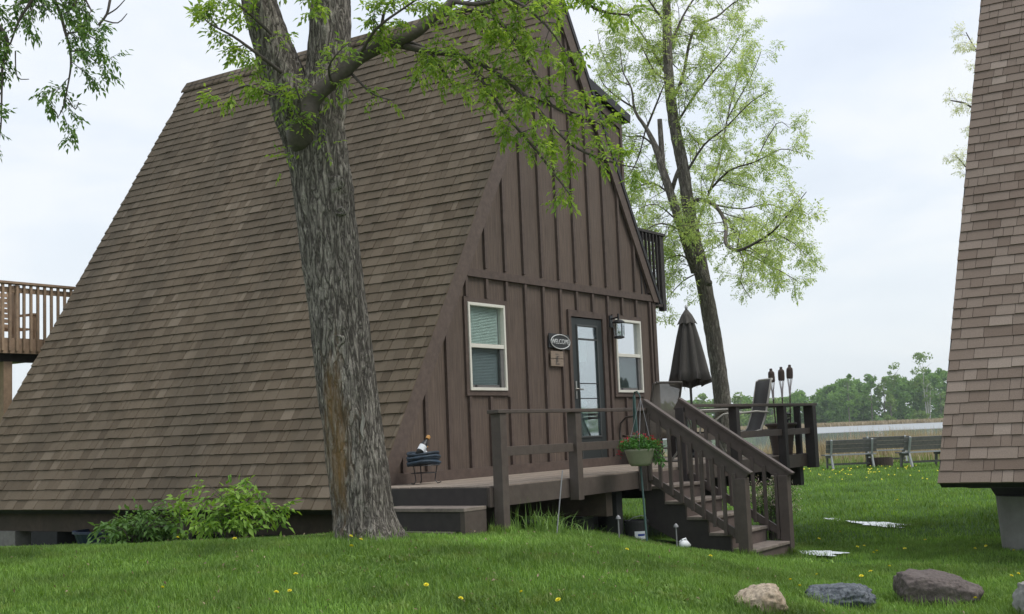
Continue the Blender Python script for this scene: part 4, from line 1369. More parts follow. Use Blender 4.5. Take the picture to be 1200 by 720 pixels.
MB().tube([b_ - a, b_ - a + Vector((.004, 0, .012))], [.008, .004], 6).build('tip', M['rod'], o)
q = loc(-4.1, 4.4, -.72)
o = thing('plastic_tub', 'dark blue plastic tub under the left eave of the cabin', 'tub', q, AZ)
MB().lathe([(0, 0), (.36, .0), (.44, .2), (.46, .2), (.46, .23), (.42, .23), (.34, .02), (0, .02)], 24).build('body', M['bluetarp'], o)
MB().tube([(-.3, -.40, .2), (0, -.52, .12), (.3, -.40, .22)], .012, 6).build('rope_handle', M['rod'], o)


# ------------------------------------------------------------------ benches by the lake
def bench(label, q, rz, w_, group='weathered benches by the lake'):
    b0_ = thing('park_bench', label, 'bench', q, rz, group)
    for s_ in (-1, 1):
        x = s_ * (w_ / 2 - .16)
        MB().bar((x, .36, 0), (x, .20, .45), .05, .09, up=(0, 1, 0)).bar((x, .20, .42), (x, .30 + .06, .92), .05, .09, up=(0, 1, 0)).build('end_frame', M['benchlight'], b0_, bevel=.004)
        MB().bar((x, -.28, 0), (x, -.20, .42), .05, .09, up=(0, 1, 0)).build('leg', M['bench'], b0_, bevel=.004)
        MB().box(x - .03, x + .03, -.30, .26, .35, .42).build('seat_support', M['bench'], b0_)
    for k in range(4):
        MB().box(-w_ / 2, w_ / 2, -.32 + k * .135, -.20 + k * .135, .425, .46, random.random()).build('seat_slat', M['benchlight' if k == 3 else 'bench'], b0_)
    for k in range(3):
        z = .52 + k * .135; y = .235 + (z - .45) * .26
        MB().bar((-w_ / 2, y - .04, z + .06), (w_ / 2, y - .04, z + .06), .035, .125, up=(0, .2, 1), tint=random.random()).build('back_slat', M['bench'], b0_)
    MB().box(-w_ / 2 + .1, w_ / 2 - .1, -.02, .02, .12, .18).build('stretcher', M['bench'], b0_)


def gpt(px, depth):
    q = at(px, 500, depth); q.z = gz(q.x, q.y); return q
# their backs face the camera
bench('weathered grey bench nearest the deck, seen from behind', gpt(993, 39.5), R(183), 1.62)
bench('grey bench half hidden between the two others, facing sideways', gpt(1036, 42.6), R(172), 1.55)
bench('weathered grey bench just left of the paler cabin', gpt(1079, 38.0), R(193), 1.5)
q = gpt(1029, 39.6)
o = thing('fire_pit', 'rusty dark fire ring on the grass between the benches', 'fire pit', q)
MB().lathe([(.36, 0), (.38, .03), (.38, .28), (.35, .28), (.34, .03)], 24, cap=False).build('ring', simple('rusty_iron', (.05, .035, .028), .9, var=.3), o)
MB().lathe([(0, .0), (.33, .02), (.2, .08), (0, .12)], 14).build('ash', M['darkblock'], o)


# ------------------------------------------------------------------ boulders
def hit(px, py):
    """where the line of sight through a photo pixel meets the ground"""
    d = (at(px, py, 1.0) - EYE)
    y = 6.0
    while y < 60:
        p = EYE + d * y
        if p.z <= gz(p.x, p.y): return p
        y += .04
    return None


def boulder(label, name_mat, px, py, dp, dims, rz, seed, cuts):
    r_ = random.Random(seed)
    q = hit(px, py); dims = tuple(k * q.y / dp for k in dims); q.z = gz(q.x, q.y) - dims[2] * .10
    me = bpy.data.meshes.new('boulder')
    import bmesh
    bm = bmesh.new()
    bmesh.ops.create_icosphere(bm, subdivisions=5, radius=1.0)
    from mathutils import noise
    off = Vector((seed * 3.1, seed * 1.7, 0))
    for v in bm.verts:
        p = v.co.copy()
        for (nx_, ny_, nz_, d_) in cuts:
            nn = Vector((nx_, ny_, nz_)).normalized()
            k_ = p.dot(nn)
            if k_ > d_: p -= nn * (k_ - d_) * .93
        f = 1 + .10 * noise.fractal(p * 1.4 + off, 1.0, 2.0, 3) - .07 * abs(noise.noise(p * 3.0 + off)) + .06 * noise.fractal(p * 6 + off, .7, 2.1, 5) + .018 * noise.noise(p * 16 + off)
        p *= f
        v.co = Vector((p.x * dims[0], p.y * dims[1], (p.z + .62) * dims[2] * .62))
    bm.to_mesh(me); bm.free()
    me.polygons.foreach_set('use_smooth', [True] * len(me.polygons))
    o_ = bpy.data.objects.new('boulder', me); COL.objects.link(o_)
    o_.location = q; o_.rotation_euler = (0, 0, rz)
    me.materials.append(name_mat)
    return setp(o_, label, 'boulder', 'boulders along the lawn edge')
rk1 = simple('tan_granite', (.38, .31, .23), .9, var=.55, scale=42, bump=.9, dirt=(.25, .16, .09), dirt_scale=7, dirt_amt=.6)
rk2 = simple('blue_grey_stone', (.075, .086, .102), .85, var=.9, scale=45, bump=.9, dirt=(.24, .255, .27), dirt_scale=22, dirt_amt=.55)
rk3 = simple('brown_fieldstone', (.105, .085, .078), .9, var=.55, scale=38, bump=.9, dirt=(.19, .16, .145), dirt_scale=6, dirt_amt=.5)
rk4 = simple('pale_grey_stone', (.24, .235, .22), .85, var=.35, scale=18, bump=.5)
boulder('small tan rounded boulder, leftmost at the lawn edge', rk1, 893, 716, 9.75, (.215, .17, .25), R(-8), 2, [(-.5, -.3, .8, .62), (.9, 0, .3, .75), (0, 0, 1, .75)])
boulder('blue-grey speckled boulder in the middle of the row', rk2, 985, 710, 9.95, (.275, .22, .235), R(5), 5, [(0, 0, 1, .6), (-.6, -.6, .5, .78), (.8, -.4, .5, .8)])
boulder('largest boulder, brown and flat-topped, right of the blue-grey one', rk3, 1094, 708, 10.1, (.37, .27, .345), R(-4), 8, [(-1, 0, .05, .70), (.22, -.15, 1, .60), (0, -1, -.12, .62), (.75, -.2, .8, .74), (.3, -.9, .6, .72)])
boulder('pale grey boulder cut off by the bottom right corner', rk4, 1222, 722, 9.9, (.22, .2, .34), R(10), 11, [(0, 0, 1, .7), (-1, 0, .3, .8)])

# ------------------------------------------------------------------ trees
def compound_leaves(name, mat, parent, pos, dirs, seed, size=.06, nleaf=5):
    """compound leaves: a pair or two of leaflets and an end leaflet on each drooping stalk"""
    r = np.random.default_rng(seed)
    P = np.asarray(pos, float); n_ = len(P)
    D = np.asarray(dirs, float) + r.normal(size=(n_, 3)) * .45
    D[:, 2] -= .25
    D /= np.linalg.norm(D, axis=1)[:, None]
    S = np.cross(D, np.array([0, 0, 1.0]) + r.normal(size=(n_, 3)) * .3); S /= np.linalg.norm(S, axis=1)[:, None] + 1e-9
    N_ = np.cross(S, D)
    sz = (size * r.uniform(.7, 1.3, n_))[:, None]
    base_t = np.clip(r.normal(.5, .25, n_), 0, 1)
    pts, ds, szs, tt = [], [], [], []
    layout = [(2.2, 0, 1.0), (1.5, .9, .85), (1.5, -.9, .85), (.8, 1.0, .75), (.8, -1.0, .75)][:nleaf]
    for (al, side, s_) in layout:
        droop = -N_ * al * al * .08 * sz
        q = P + D * sz * (al - .6) + droop
        d2 = D * (1 if side == 0 else .55) + S * side * .8 + np.array([0, 0, -.30]) + r.normal(size=(n_, 3)) * .18
        d2 /= np.linalg.norm(d2, axis=1)[:, None]
        pts.append(q); ds.append(d2); szs.append(sz * s_ * 1.15); tt.append(np.clip(base_t + r.normal(0, .08, n_), 0, 1))
    P = np.concatenate(pts); D = np.concatenate(ds); L_ = np.concatenate(szs); ti = np.concatenate(tt); n_ = len(P)
    up = r.normal(size=(n_, 3)) * .35 + np.array([0, 0, 1.0])
    S = np.cross(D, up); S /= np.linalg.norm(S, axis=1)[:, None] + 1e-9
    N_ = np.cross(S, D)
    V = np.stack([P, P + D * L_ * .4 + S * L_ * .22 + N_ * L_ * .06, P + D * L_ - N_ * L_ * .15, P + D * L_ * .4 - S * L_ * .22 + N_ * L_ * .06], 1).reshape(-1, 3)
    i = np.arange(n_)[:, None] * 4
    F = np.concatenate([i + np.array([[0, 1, 2]]), i + np.array([[0, 2, 3]])], 0)
    o_ = np_mesh(name, V, F, mat, parent, np.tile(ti, 2))
    o_['kind'] = 'stuff'
    return o_


def smooth_path(pts, rad, sub=4):
    """Catmull-Rom through points with radii"""
    P = [Vector(p) for p in pts]; out_, ro = [], []
    for i in range(len(P) - 1):
        a, b_, c, d = P[max(i - 1, 0)], P[i], P[i + 1], P[min(i + 2, len(P) - 1)]
        for k in range(sub):
            t = k / sub
            out_.append(.5 * ((2 * b_) + (c - a) * t + (2 * a - 5 * b_ + 4 * c - d) * t * t + (3 * b_ - a - 3 * c + d) * t ** 3))
            ro.append(rad[i] * (1 - t) + rad[i + 1] * t)
    out_.append(P[-1]); ro.append(rad[-1])
    return out_, ro


def pxpath(lst, sub=4, wk=1.0):
    """photo path (px, py, depth, half width in px) -> points and radii"""
    pts = [at(x, y, d) for x, y, d, w in lst]
    rad = [w * d / FPX * wk for x, y, d, w in lst]
    return smooth_path(pts, rad, sub)


from mathutils import noise as mnoise


def bark_tube(paths, nseg, ring, name, mat, parent, amp=.012, moss=None, root=Vector((0, 0, 0)), flare=None):
    """thick limbs with real furrowed relief"""
    vs, fs, ts = [], [], []
    for (pts, rad) in paths:
        # resample finely
        P, Rr = [], []
        for i in range(len(pts) - 1):
            L_ = (pts[i + 1] - pts[i]).length
            k = max(1, int(L_ / ring))
            for j in range(k):
                t = j / k
                P.append(pts[i].lerp(pts[i + 1], t)); Rr.append(rad[i] * (1 - t) + rad[i + 1] * t)
        P.append(pts[-1]); Rr.append(rad[-1])
        n0 = len(vs); prev = None
        s = 0
        for i, p in enumerate(P):
            d = (P[min(i + 1, len(P) - 1)] - P[max(i - 1, 0)]).normalized()
            a = Vector((1, 0, 0)) if prev is None else prev
            a = (a - d * a.dot(d)).normalized(); prev = a
            b_ = d.cross(a)
            if i: s += (p - P[i - 1]).length
            for k in range(nseg):
                t = 2 * math.pi * k / nseg
                dr = a * math.cos(t) + b_ * math.sin(t)
                r0 = Rr[i]
                q3 = Vector((math.cos(t) * r0 * 15, math.sin(t) * r0 * 15, s * 2.6))
                ph = mnoise.noise(Vector((math.cos(t) * 2.2, math.sin(t) * 2.2, s * 1.3))) * 1.2
                rid = mnoise.turbulence(q3 + Vector((ph, ph, 0)), 3, True, noise_basis='PERLIN_ORIGINAL')
                big = mnoise.noise(Vector((math.cos(t) * 1.1, math.sin(t) * 1.1, s * .8)))
                rr = r0 * (1 + .05 * big) + (.55 - rid) * amp * min(1.0, r0 / .15)
                if flare: rr *= 1 + flare[0] * max(0, 1 - s / flare[1]) ** 2 * (1 + .5 * math.sin(t * 5 + 1))
                vs.append(p + dr * rr - root)
        for i in range(len(P) - 1):
            for k in range(nseg):
                k2 = (k + 1) % nseg
                fs.append((n0 + i * nseg + k, n0 + i * nseg + k2, n0 + (i + 1) * nseg + k2, n0 + (i + 1) * nseg + k))
                t = 0
                if moss:
                    c = P[i] + (a * math.cos(2 * math.pi * k / nseg) + b_ * math.sin(2 * math.pi * k / nseg)) * Rr[i]
                    for (mc, mr, ms_) in moss:
                        dd = (c - mc); dd.z *= .28
                        t = max(t, ms_ * max(0, 1 - dd.length / mr) ** .5)
                ts.append(t)
    o_ = np_mesh(name, np.array([tuple(v) for v in vs]), np.array(fs), mat, parent, np.array(ts), smooth=True)
    return o_


def twigs_from(r_, pts, rad, spacing, length, droop, depth=2, spread=1.0, out_pts=None, out_dir=None, tubes=None, leafstep=.10, start=.15):
    """side twigs along a path; collects tubes and leaf positions"""
    L_ = 0
    tot = sum((pts[i + 1] - pts[i]).length for i in range(len(pts) - 1))
    nxt = tot * start
    for i in range(len(pts) - 1):
        seg = pts[i + 1] - pts[i]; sl = seg.length
        if sl < 1e-6: continue
        d = seg / sl
        while nxt < L_ + sl:
            p = pts[i] + d * (nxt - L_)
            nxt += spacing * r_.uniform(.6, 1.4)
            side = Vector((r_.gauss(0, 1), r_.gauss(0, 1), r_.gauss(0, .8))); side = (side - d * side.dot(d)).normalized()
            dir_ = (d * .7 + side * spread).normalized()
            f_ = (nxt / tot)
            ln = length * r_.uniform(.5, 1.2) * (1.1 - .5 * min(f_, 1))
            q = [p]; cur = p; dd = dir_.copy(); nst = 5
            for k in range(nst):
                dd = (dd + Vector((r_.gauss(0, .16), r_.gauss(0, .16), r_.gauss(0, .12) - droop))).normalized()
                cur = cur + dd * ln / nst; q.append(cur)
            r0 = max(.0025, min(rad[i] * .5, .012 * ln + .003))
            rl = [r0 * (1 - .75 * k / nst) for k in range(nst + 1)]
            tubes.append((q, rl))
            if depth > 1:
                twigs_from(r_, q, rl, spacing * .55, length * .45, droop, depth - 1, spread, out_pts, out_dir, tubes, leafstep, .3)
            st = 0
            for k in range(1, nst + 1):
                for _ in range(max(1, int(ln / nst / leafstep))):
                    if k < 2 and r_.random() < .6: continue
                    out_pts.append(q[k - 1].lerp(q[k], r_.random())); out_dir.append((q[k] - q[k - 1]).normalized() + Vector((r_.gauss(0, .6), r_.gauss(0, .6), r_.gauss(0, .4))))
            out_pts.append(q[-1]); out_dir.append(dd)
        L_ += sl


def tubes_mesh(name, tubes, mat, parent, root, n=5, kind=None):
    mb = MB()
    for q, rl in tubes:
        mb.tube([p - root for p in q], rl, n, cap=False)
    o_ = mb.build(name, mat, parent, smooth=True, kind=kind)
    return o_


# ---- the big tree in front of the roof
TD = 11.35
base = at(431, 632, TD)
tree = thing('large_tree', 'thick grey-barked tree leaning in front of the big brown roof', 'tree', base)
trunk = pxpath([(437, 668, TD, 40), (431, 632, TD, 37), (427, 600, TD, 34.5), (420, 550, TD, 34.5), (411, 487, TD, 33.5), (402, 420, TD, 33.5), (394, 348, TD, 33), (385, 275, TD, 33.5), (378, 215, TD, 34.5), (369, 165, TD, 36.5), (361, 130, TD, 41), (356, 112, TD, 40)], 3)
limbL = pxpath([(372, 165, TD, 26), (352, 130, TD, 29), (335, 95, TD, 26), (322, 60, TD, 23), (312, 30, TD, 21), (303, 0, TD, 20), (290, -60, TD + .1, 18), (270, -150, TD + .2, 14)], 3)
limbR = pxpath([(368, 170, TD, 27), (376, 130, TD, 30), (384, 90, TD, 26.5), (387, 45, TD, 24.5), (388, 0, TD, 23), (390, -60, TD, 20), (400, -150, TD, 15)], 3)
mossspots = [(at(388, 480, TD - .2), .30, .62), (at(398, 545, TD - .2), .34, .64), (at(412, 595, TD - .2), .28, .36), (at(374, 360, TD - .2), .20, .36), (at(455, 560, TD - .2), .18, .22)]
bark_tube([trunk], 120, .022, 'trunk', M['bark'], tree, .030, mossspots, base, flare=(.55, .55))
bark_tube([limbL], 84, .03, 'limb', M['bark'], tree, .026, None, base)
bark_tube([limbR], 84, .03, 'limb', M['bark'], tree, .026, None, base)
D2 = TD - .36
limbB = pxpath([(353, 172, TD - .15, 12), (352, 160, D2 + .1, 16.5), (357, 142, D2, 13.5), (364, 122, D2, 11), (376, 107, D2 - .02, 10), (398, 88, D2 - .04, 9.4), (420, 68, D2 - .06, 9), (445, 55, D2 - .08, 8.2), (470, 46, D2 - .1, 7.6), (490, 36, D2 - .1, 7), (508, 20, D2 - .1, 6.2), (530, 2, D2 - .1, 5.6), (548, -30, D2, 5), (560, -80, D2, 4)], 4)
bark_tube([limbB], 24, .03, 'branch', M['limb'], tree, .006, None, base)
# knots and a healed scar
for (px, py, w_, h_) in ((384, 216, 17, 12), (397, 399, 8, 8), (399, 248, 6, 5)):
    c = at(px, py, TD - 33 * TD / FPX * .97)
    mb = MB()
    s_ = TD / FPX
    for k, (f_, dz_) in enumerate(((1.5, 0), (1.15, .75), (.75, .95), (.45, .35), (.12, .3))):
        ring_ = []
        for j in range(18):
            t = 2 * math.pi * j / 18
            rr_ = 1 + .16 * math.sin(3 * t + px)
            ring_.append(Vector((math.cos(t) * w_ * s_ * f_ * rr_ * .75, .015 - dz_ * .035, math.sin(t) * h_ * s_ * f_ * rr_ * .8)) + c - base)
        mb.v += [tuple(v) for v in ring_]
        if k:
            n0 = (k - 1) * 18
            for j in range(18):
                mb.f.append((n0 + j, n0 + (j + 1) % 18, n0 + 18 + (j + 1) % 18, n0 + 18 + j)); mb.t.append(0)
    mb.f.append(tuple(range(72, 90))); mb.t.append(0)
    mb.build('knot', M['bark'], tree, smooth=True)
sc_m = simple('bare_pale_wood', (.27, .25, .22), .85, var=.35, scale=14, grain=(3, 3, .5), bump=.4)
c = at(424.5, 498, TD - 33.5 * TD / FPX - .012)
mb = MB(); vs = []
for k in range(14):
    t = 2 * math.pi * k / 14
    vs.append((c - base) + Vector((math.cos(t) * abs(math.cos(t)) * .017 + .009 * math.sin(t * 3), abs(math.cos(t)) * .010 + .004, math.sin(t) * .115)))
mb.prism([tuple(v) for v in vs], (0, .02, 0)).build('bark_scar', sc_m, tree)

rt_ = random.Random(21)
LP, LD, TB = [], [], []
BR = [
    [(465, 52, 10.95, 5), (500, 60, 10.85, 3.6), (541, 66, 10.7, 3.2), (566, 77, 10.6, 2.8), (603, 101, 10.5, 2.6), (639, 138, 10.4, 2.3), (673, 172, 10.35, 1.8), (716, 190, 10.3, 1.2), (748, 197, 10.25, .7)],
    [(541, 66, 10.7, 2.2), (565, 95, 10.6, 2.0), (593, 135, 10.5, 1.9), (624, 171, 10.4, 1.6), (648, 202, 10.35, 1.2), (668, 228, 10.3, .8)],
    [(508, 20, 10.9, 3.6), (550, 12, 10.8, 3.0), (580, 22, 10.7, 2.6), (603, 45, 10.6, 2.2), (624, 80, 10.5, 1.8), (648, 125, 10.45, 1.5), (690, 140, 10.4, 1.0), (712, 150, 10.4, .6)],
    [(470, 46, 11.0, 3.4), (505, 62, 11.0, 2.4), (520, 85, 11.0, 1.8), (535, 105, 11.0, .8)],
    [(530, 2, 10.9, 4), (570, -20, 10.8, 3.4), (620, -25, 10.6, 3), (665, -12, 10.5, 2.4), (700, 12, 10.45, 1.8), (738, 18, 10.4, 1.2)],
    [(530, 2, 10.9, 3), (560, 5, 10.5, 2.6), (600, 0, 10.4, 2), (640, 30, 10.3, 1.4), (668, 70, 10.3, .8)],
    [(408, 82, 11.0, 2.0), (425, 100, 10.9, 1.4), (440, 112, 10.85, 1), (462, 118, 10.8, .5)],
    [(445, 55, 10.9, 2.4), (448, 25, 10.8, 2), (455, 5, 10.8, 1.6), (480, -20, 10.7, 1.2)],
    [(420, 68, 10.9, 2.2), (440, 35, 10.6, 1.8), (470, 12, 10.5, 1.4), (500, -8, 10.4, 1)],
    [(330, 85, 11.1, 2.6), (300, 62, 10.9, 2.0), (272, 42, 10.8, 1.5), (246, 28, 10.7, .9), (232, 14, 10.7, .5)],
    [(342, 110, 11.0, 2.2), (318, 112, 10.8, 1.7), (290, 100, 10.7, 1.3), (262, 112, 10.7, .8)],
    [(318, 40, 11.1, 2.2), (285, 10, 10.9, 1.7), (255, -5, 10.8, 1.3), (232, 0, 10.8, .8)],
    [(350, 150, 11.0, 1.8), (352, 120, 10.8, 1.2), (345, 100, 10.7, .9)],
    [(392, 105, 11.0, 1.8), (385, 80, 10.7, 1.4), (398, 60, 10.6, .8), (410, 50, 10.6, .5)],
    [(300, 0, 11.2, 3), (340, -30, 11.0, 2.4), (370, -10, 10.8, 1.6), (366, 25, 10.7, .8)],
]
LN = [(.34, .03, 2), (.28, .03, 2), (.34, .03, 2), (.34, .03, 2), (.30, .05, 2), (.34, .04, 2), (.24, .03, 1), (.30, .0, 2), (.34, .0, 2), (.30, .03, 2), (.22, .04, 2), (.28, .05, 2), (.20, .02, 1), (.20, .02, 1), (.26, .04, 2)]
brs = []
for b_, (ln, dr, dp) in zip(BR, LN):
    q, rl = pxpath(b_, 3)
    brs.append((q, rl))
    twigs_from(rt_, q, rl, .11, ln, dr, dp, 1.0, LP, LD, TB, .085, .12)
for q, rl in brs:
    MB().tube([p - base for p in q], rl, 7, cap=False).build('branch', M['twig'], tree, smooth=True)
tubes_mesh('twigs', TB, M['twig'], tree, base, 4, kind='stuff')
keep = [i for i in range(len(LP)) if rt_.random() < .74]
compound_leaves('leaves', M['tree_leaf'], tree, [tuple(LP[i] - base) for i in keep], [tuple(LD[i]) for i in keep], 31, .053)
# a few epicormic shoots on the trunk
sp = []
for (px, py, n_) in ((350, 140, 16), (345, 115, 14), (392, 115, 10), (398, 62, 10), (334, 182, 8), (352, 95, 10), (322, 40, 10), (375, 165, 6)):
    for _ in range(n_):
        sp.append(tuple(at(px + rt_.gauss(0, 9), py + rt_.gauss(0, 8), TD - .42 + rt_.uniform(-.08, .05)) - base))
compound_leaves('leaves', M['tree_leaf'], tree, sp, [(rt_.gauss(0, 1), rt_.gauss(-.5, .5), rt_.gauss(.1, .4)) for _ in sp], 32, .055)

# ---- hanging branches from a tree standing left of the view
base = Vector((-6.2, 7.2, gz(-6.2, 7.2) - .1))
ht = thing('overhanging_tree', 'tree beyond the left edge whose leafy twigs hang into the top left corner', 'tree', base)
q, rl = smooth_path([base, base + Vector((.1, .1, 2)), base + Vector((.3, .3, 4.4)), base + Vector((.6, .6, 6.4))], [.28, .24, .19, .14], 4)
bark_tube([(q, rl)], 40, .1, 'trunk', M['bark2'], ht, .02, None, base)
top_ = base + Vector((.3, .3, 4.4))
LP, LD, TB = [], [], []
HB = [
    [(-40, -40, 8.9, 4), (-8, 20, 8.8, 2.6), (7, 42, 8.8, 2.4), (8, 60, 8.8, 2.2), (3, 76, 8.8, 1.8), (2, 111, 8.8, 1.3), (1, 150, 8.8, .9), (-4, 176, 8.8, .5)],
    [(55, -40, 8.9, 2.6), (37, 0, 8.8, 2.0), (22, 25, 8.8, 1.6), (12, 52, 8.8, 1)],
    [(52, -40, 9, 3), (64, 0, 8.9, 2.4), (71, 17, 8.9, 2.2), (76, 36, 8.9, 2.0), (82, 58, 8.9, 1.8), (83, 78, 8.9, 1.4), (79, 103, 8.9, 1.0), (74, 126, 8.9, .8), (67, 139, 8.9, .5)],
    [(100, -30, 9, 2), (88, 4, 8.9, 1.6), (76, 16, 8.9, 1)],
    [(20, -40, 9, 2), (30, -5, 8.9, 1.4), (45, 8, 8.9, .8)],
    [(85, -40, 9, 2), (98, -5, 8.9, 1.4), (108, 14, 8.9, .8)],
    [(83, 60, 8.9, 1.2), (98, 62, 8.9, .9), (116, 76, 8.9, .5)],
    [(78, 40, 8.9, 1.2), (96, 38, 8.9, .9), (118, 50, 8.9, .5)],
    [(135, -30, 9, 2.2), (129, 0, 8.9, 1.8), (125, 17, 8.9, 1.6), (115, 30, 8.9, 1.6)],
]
brs = []
for k, b_ in enumerate(HB):
    q, rl = pxpath(b_, 3)
    brs.append((q, rl))
    if k < 8:
        twigs_from(rt_, q, rl, .11, .30 if k else .2, .07, 2, .9, LP, LD, TB, .075, .15)
for b_ in ([(126, 17, 8.9, 1), (137, 10, 8.9, .8), (148, -2, 8.9, .5)], [(122, 24, 8.9, 1), (138, 27, 8.9, .8), (149, 16, 8.9, .5)], [(79, 115, 8.9, .8), (88, 128, 8.9, .7), (92, 120, 8.9, .6)], [(68, 139, 8.9, .7), (66, 132, 8.9, .6), (60, 126, 8.9, .5)], [(18, 60, 8.8, .9), (20, 90, 8.8, .7), (34, 93, 8.8, .5)]):
    brs.append(pxpath(b_, 3))
for x in (-40, 55, 100, 135):
    a = at(x, -40, 9.0)
    brs.append(smooth_path([top_, (top_ + a) / 2 + Vector((0, 0, .5)), a], [.06, .035, .018], 5))
for q, rl in brs:
    MB().tube([p - base for p in q], rl, 6, cap=False).build('branch', M['twig'], ht, smooth=True)
tubes_mesh('twigs', TB, M['twig'], ht, base, 4, kind='stuff')
keep = [i for i in range(len(LP)) if rt_.random() < .8]
compound_leaves('leaves', M['tree_leaf3'], ht, [tuple(LP[i] - base) for i in keep], [tuple(LD[i]) for i in keep], 33, .042)

# ---- leaning twin-stemmed tree by the lake
T2 = 25.0
base = at(850, 540, T2); base.z = gz(base.x, base.y) - .1
t2 = thing('twin_stem_tree', 'tall leaning tree with pale spring leaves behind the deck', 'tree', base)
main = [(852, 560, T2, 13), (847, 480, T2, 11.5), (840, 420, T2, 11), (830, 360, T2, 10.6), (820, 310, T2, 10.4), (813, 280, T2, 9.6), (806, 240, T2, 9), (800, 195, T2, 8.4), (790, 145, T2, 7.8), (784, 95, T2, 7), (782, 45, T2, 6.4), (781, 0, T2, 5.8), (779, -60, T2, 4.6), (776, -130, T2, 3)]
lft = [(816, 318, T2, 9), (806, 290, T2 - .2, 8), (797, 262, T2 - .3, 7.4), (786, 228, T2 - .4, 6.8), (775, 195, T2 - .4, 6.2), (768, 172, T2 - .4, 5.0), (757, 150, T2 - .4, 3.2), (744, 130, T2 - .4, 2.2), (740, 104, T2 - .4, 1.5), (730, 84, T2 - .4, 1.0), (727, 58, T2 - .4, .5)]
bark_tube([pxpath(main, 3, .82)], 36, .07, 'trunk', M['bark2'], t2, .03, None, base)
bark_tube([pxpath(lft, 3, .72)], 26, .07, 'stem', M['bark2'], t2, .022, None, base)
B2 = [
    [(807, 240, T2, 4.2), (820, 234, T2, 3.6), (836, 240, T2, 3.3), (846, 252, T2, 3.2), (851, 268, T2, 3.2), (850, 284, T2, 3.2), (858, 292, T2, 3), (868, 293, T2, 2.8), (885, 285, T2, 2.2), (905, 272, T2, 1.6), (925, 250, T2, 1.0), (945, 225, T2, .6)],
    [(866, 293, T2, 1.8), (872, 310, T2, 1.2), (868, 330, T2, .8), (880, 350, T2, .5)],
    [(868, 293, T2, 1.6), (890, 305, T2, 1.2), (915, 318, T2, .8), (935, 330, T2, .5)],
    [(787, 120, T2, 3.2), (800, 90, T2, 2.6), (808, 50, T2, 2.4), (818, 30, T2, 2.2), (840, 20, T2, 1.8), (858, 5, T2, 1.2), (890, -15, T2, .6)],
    [(812, 275, T2, 2.4), (835, 215, T2, 2.0), (845, 180, T2, 1.7), (852, 140, T2, 1.4), (862, 100, T2, 1), (872, 60, T2, .6)],
    [(830, 225, T2, 2.2), (855, 200, T2, 1.7), (885, 190, T2, 1.3), (915, 175, T2, .9), (940, 180, T2, .5)],
    [(803, 205, T2, 2.4), (825, 170, T2, 1.8), (850, 150, T2, 1.4), (880, 120, T2, 1), (905, 105, T2, .5)],
    [(790, 150, T2, 2.4), (812, 115, T2, 1.8), (835, 85, T2, 1.4), (855, 62, T2, 1), (868, 40, T2, .5)],
    [(783, 60, T2, 2.2), (800, 20, T2, 1.8), (820, -10, T2, 1.4), (850, -40, T2, .8)],
    [(782, 90, T2, 2.4), (765, 60, T2, 1.8), (745, 30, T2, 1.4), (725, 5, T2, .8)],
    [(781, 30, T2, 2), (760, 0, T2, 1.6), (740, -30, T2, 1)],
    [(757, 152, T2, 2.2), (770, 120, T2, 1.6), (778, 100, T2, 1)],
    [(745, 128, T2, 2), (725, 115, T2, 1.4), (708, 100, T2, .9), (698, 80, T2, .5)],
    [(768, 172, T2, 2), (752, 160, T2, 1.4), (735, 160, T2, 1), (715, 150, T2, .6)],
    [(786, 228, T2, 2), (765, 215, T2, 1.4), (745, 222, T2, 1), (735, 245, T2, .6)],
    [(800, 270, T2, 2), (775, 262, T2, 1.3), (755, 272, T2, .8), (745, 290, T2, .5)],
    [(822, 318, T2, 1.6), (800, 300, T2, 1.2), (780, 305, T2, .8), (765, 318, T2, .5)],
    [(806, 292, T2, 2), (815, 262, T2, 1.6), (800, 250, T2, 1)],
    [(836, 240, T2, 1.8), (870, 245, T2, 1.2), (905, 240, T2, .9), (945, 262, T2, .5)],
    [(905, 272, T2, 1.2), (930, 285, T2, .8), (945, 300, T2, .5)],
    [(852, 140, T2, 1.2), (880, 90, T2, .8), (892, 60, T2, .4)],
    [(885, 190, T2, 1.1), (910, 145, T2, .8), (925, 150, T2, .4)],
    [(738, 100, T2, 1.4), (720, 90, T2, 1), (705, 60, T2, .6), (700, 35, T2, .4)],
    [(757, 150, T2, 1.4), (748, 185, T2, 1), (735, 210, T2, .6)],
    [(797, 262, T2, 1.6), (770, 290, T2, 1), (752, 320, T2, .5)],
    [(797, 262, T2, 1.6), (770, 240, T2, 1), (748, 245, T2, .5)],
    [(822, 318, T2, 1.4), (800, 330, T2, 1), (782, 350, T2, .5)],
    [(784, 95, T2, 2.0), (768, 85, T2, 1.4), (752, 55, T2, .8)],
]
LP, LD, TB = [], [], []
r2_ = random.Random(4)
brs = []
for k, b_ in enumerate(B2):
    b_ = [(x, y, d + (r2_.uniform(-.0, 0) if i == 0 else ((k % 5) - 2) * .28 * i), w) for i, (x, y, d, w) in enumerate(b_)]
    q, rl = pxpath(b_, 3, .72)
    brs.append((q, rl))
    twigs_from(r2_, q, rl, .19, .85, -.01, 3, 1.15, LP, LD, TB, .11, .1)
q, rl = pxpath(main[8:], 3); twigs_from(r2_, q, rl, .28, .8, 0, 3, 1.2, LP, LD, TB, .12, .0)
for q, rl in brs:
    MB().tube([p - base for p in q], rl, 7, cap=False).build('branch', M['twig'], t2, smooth=True)
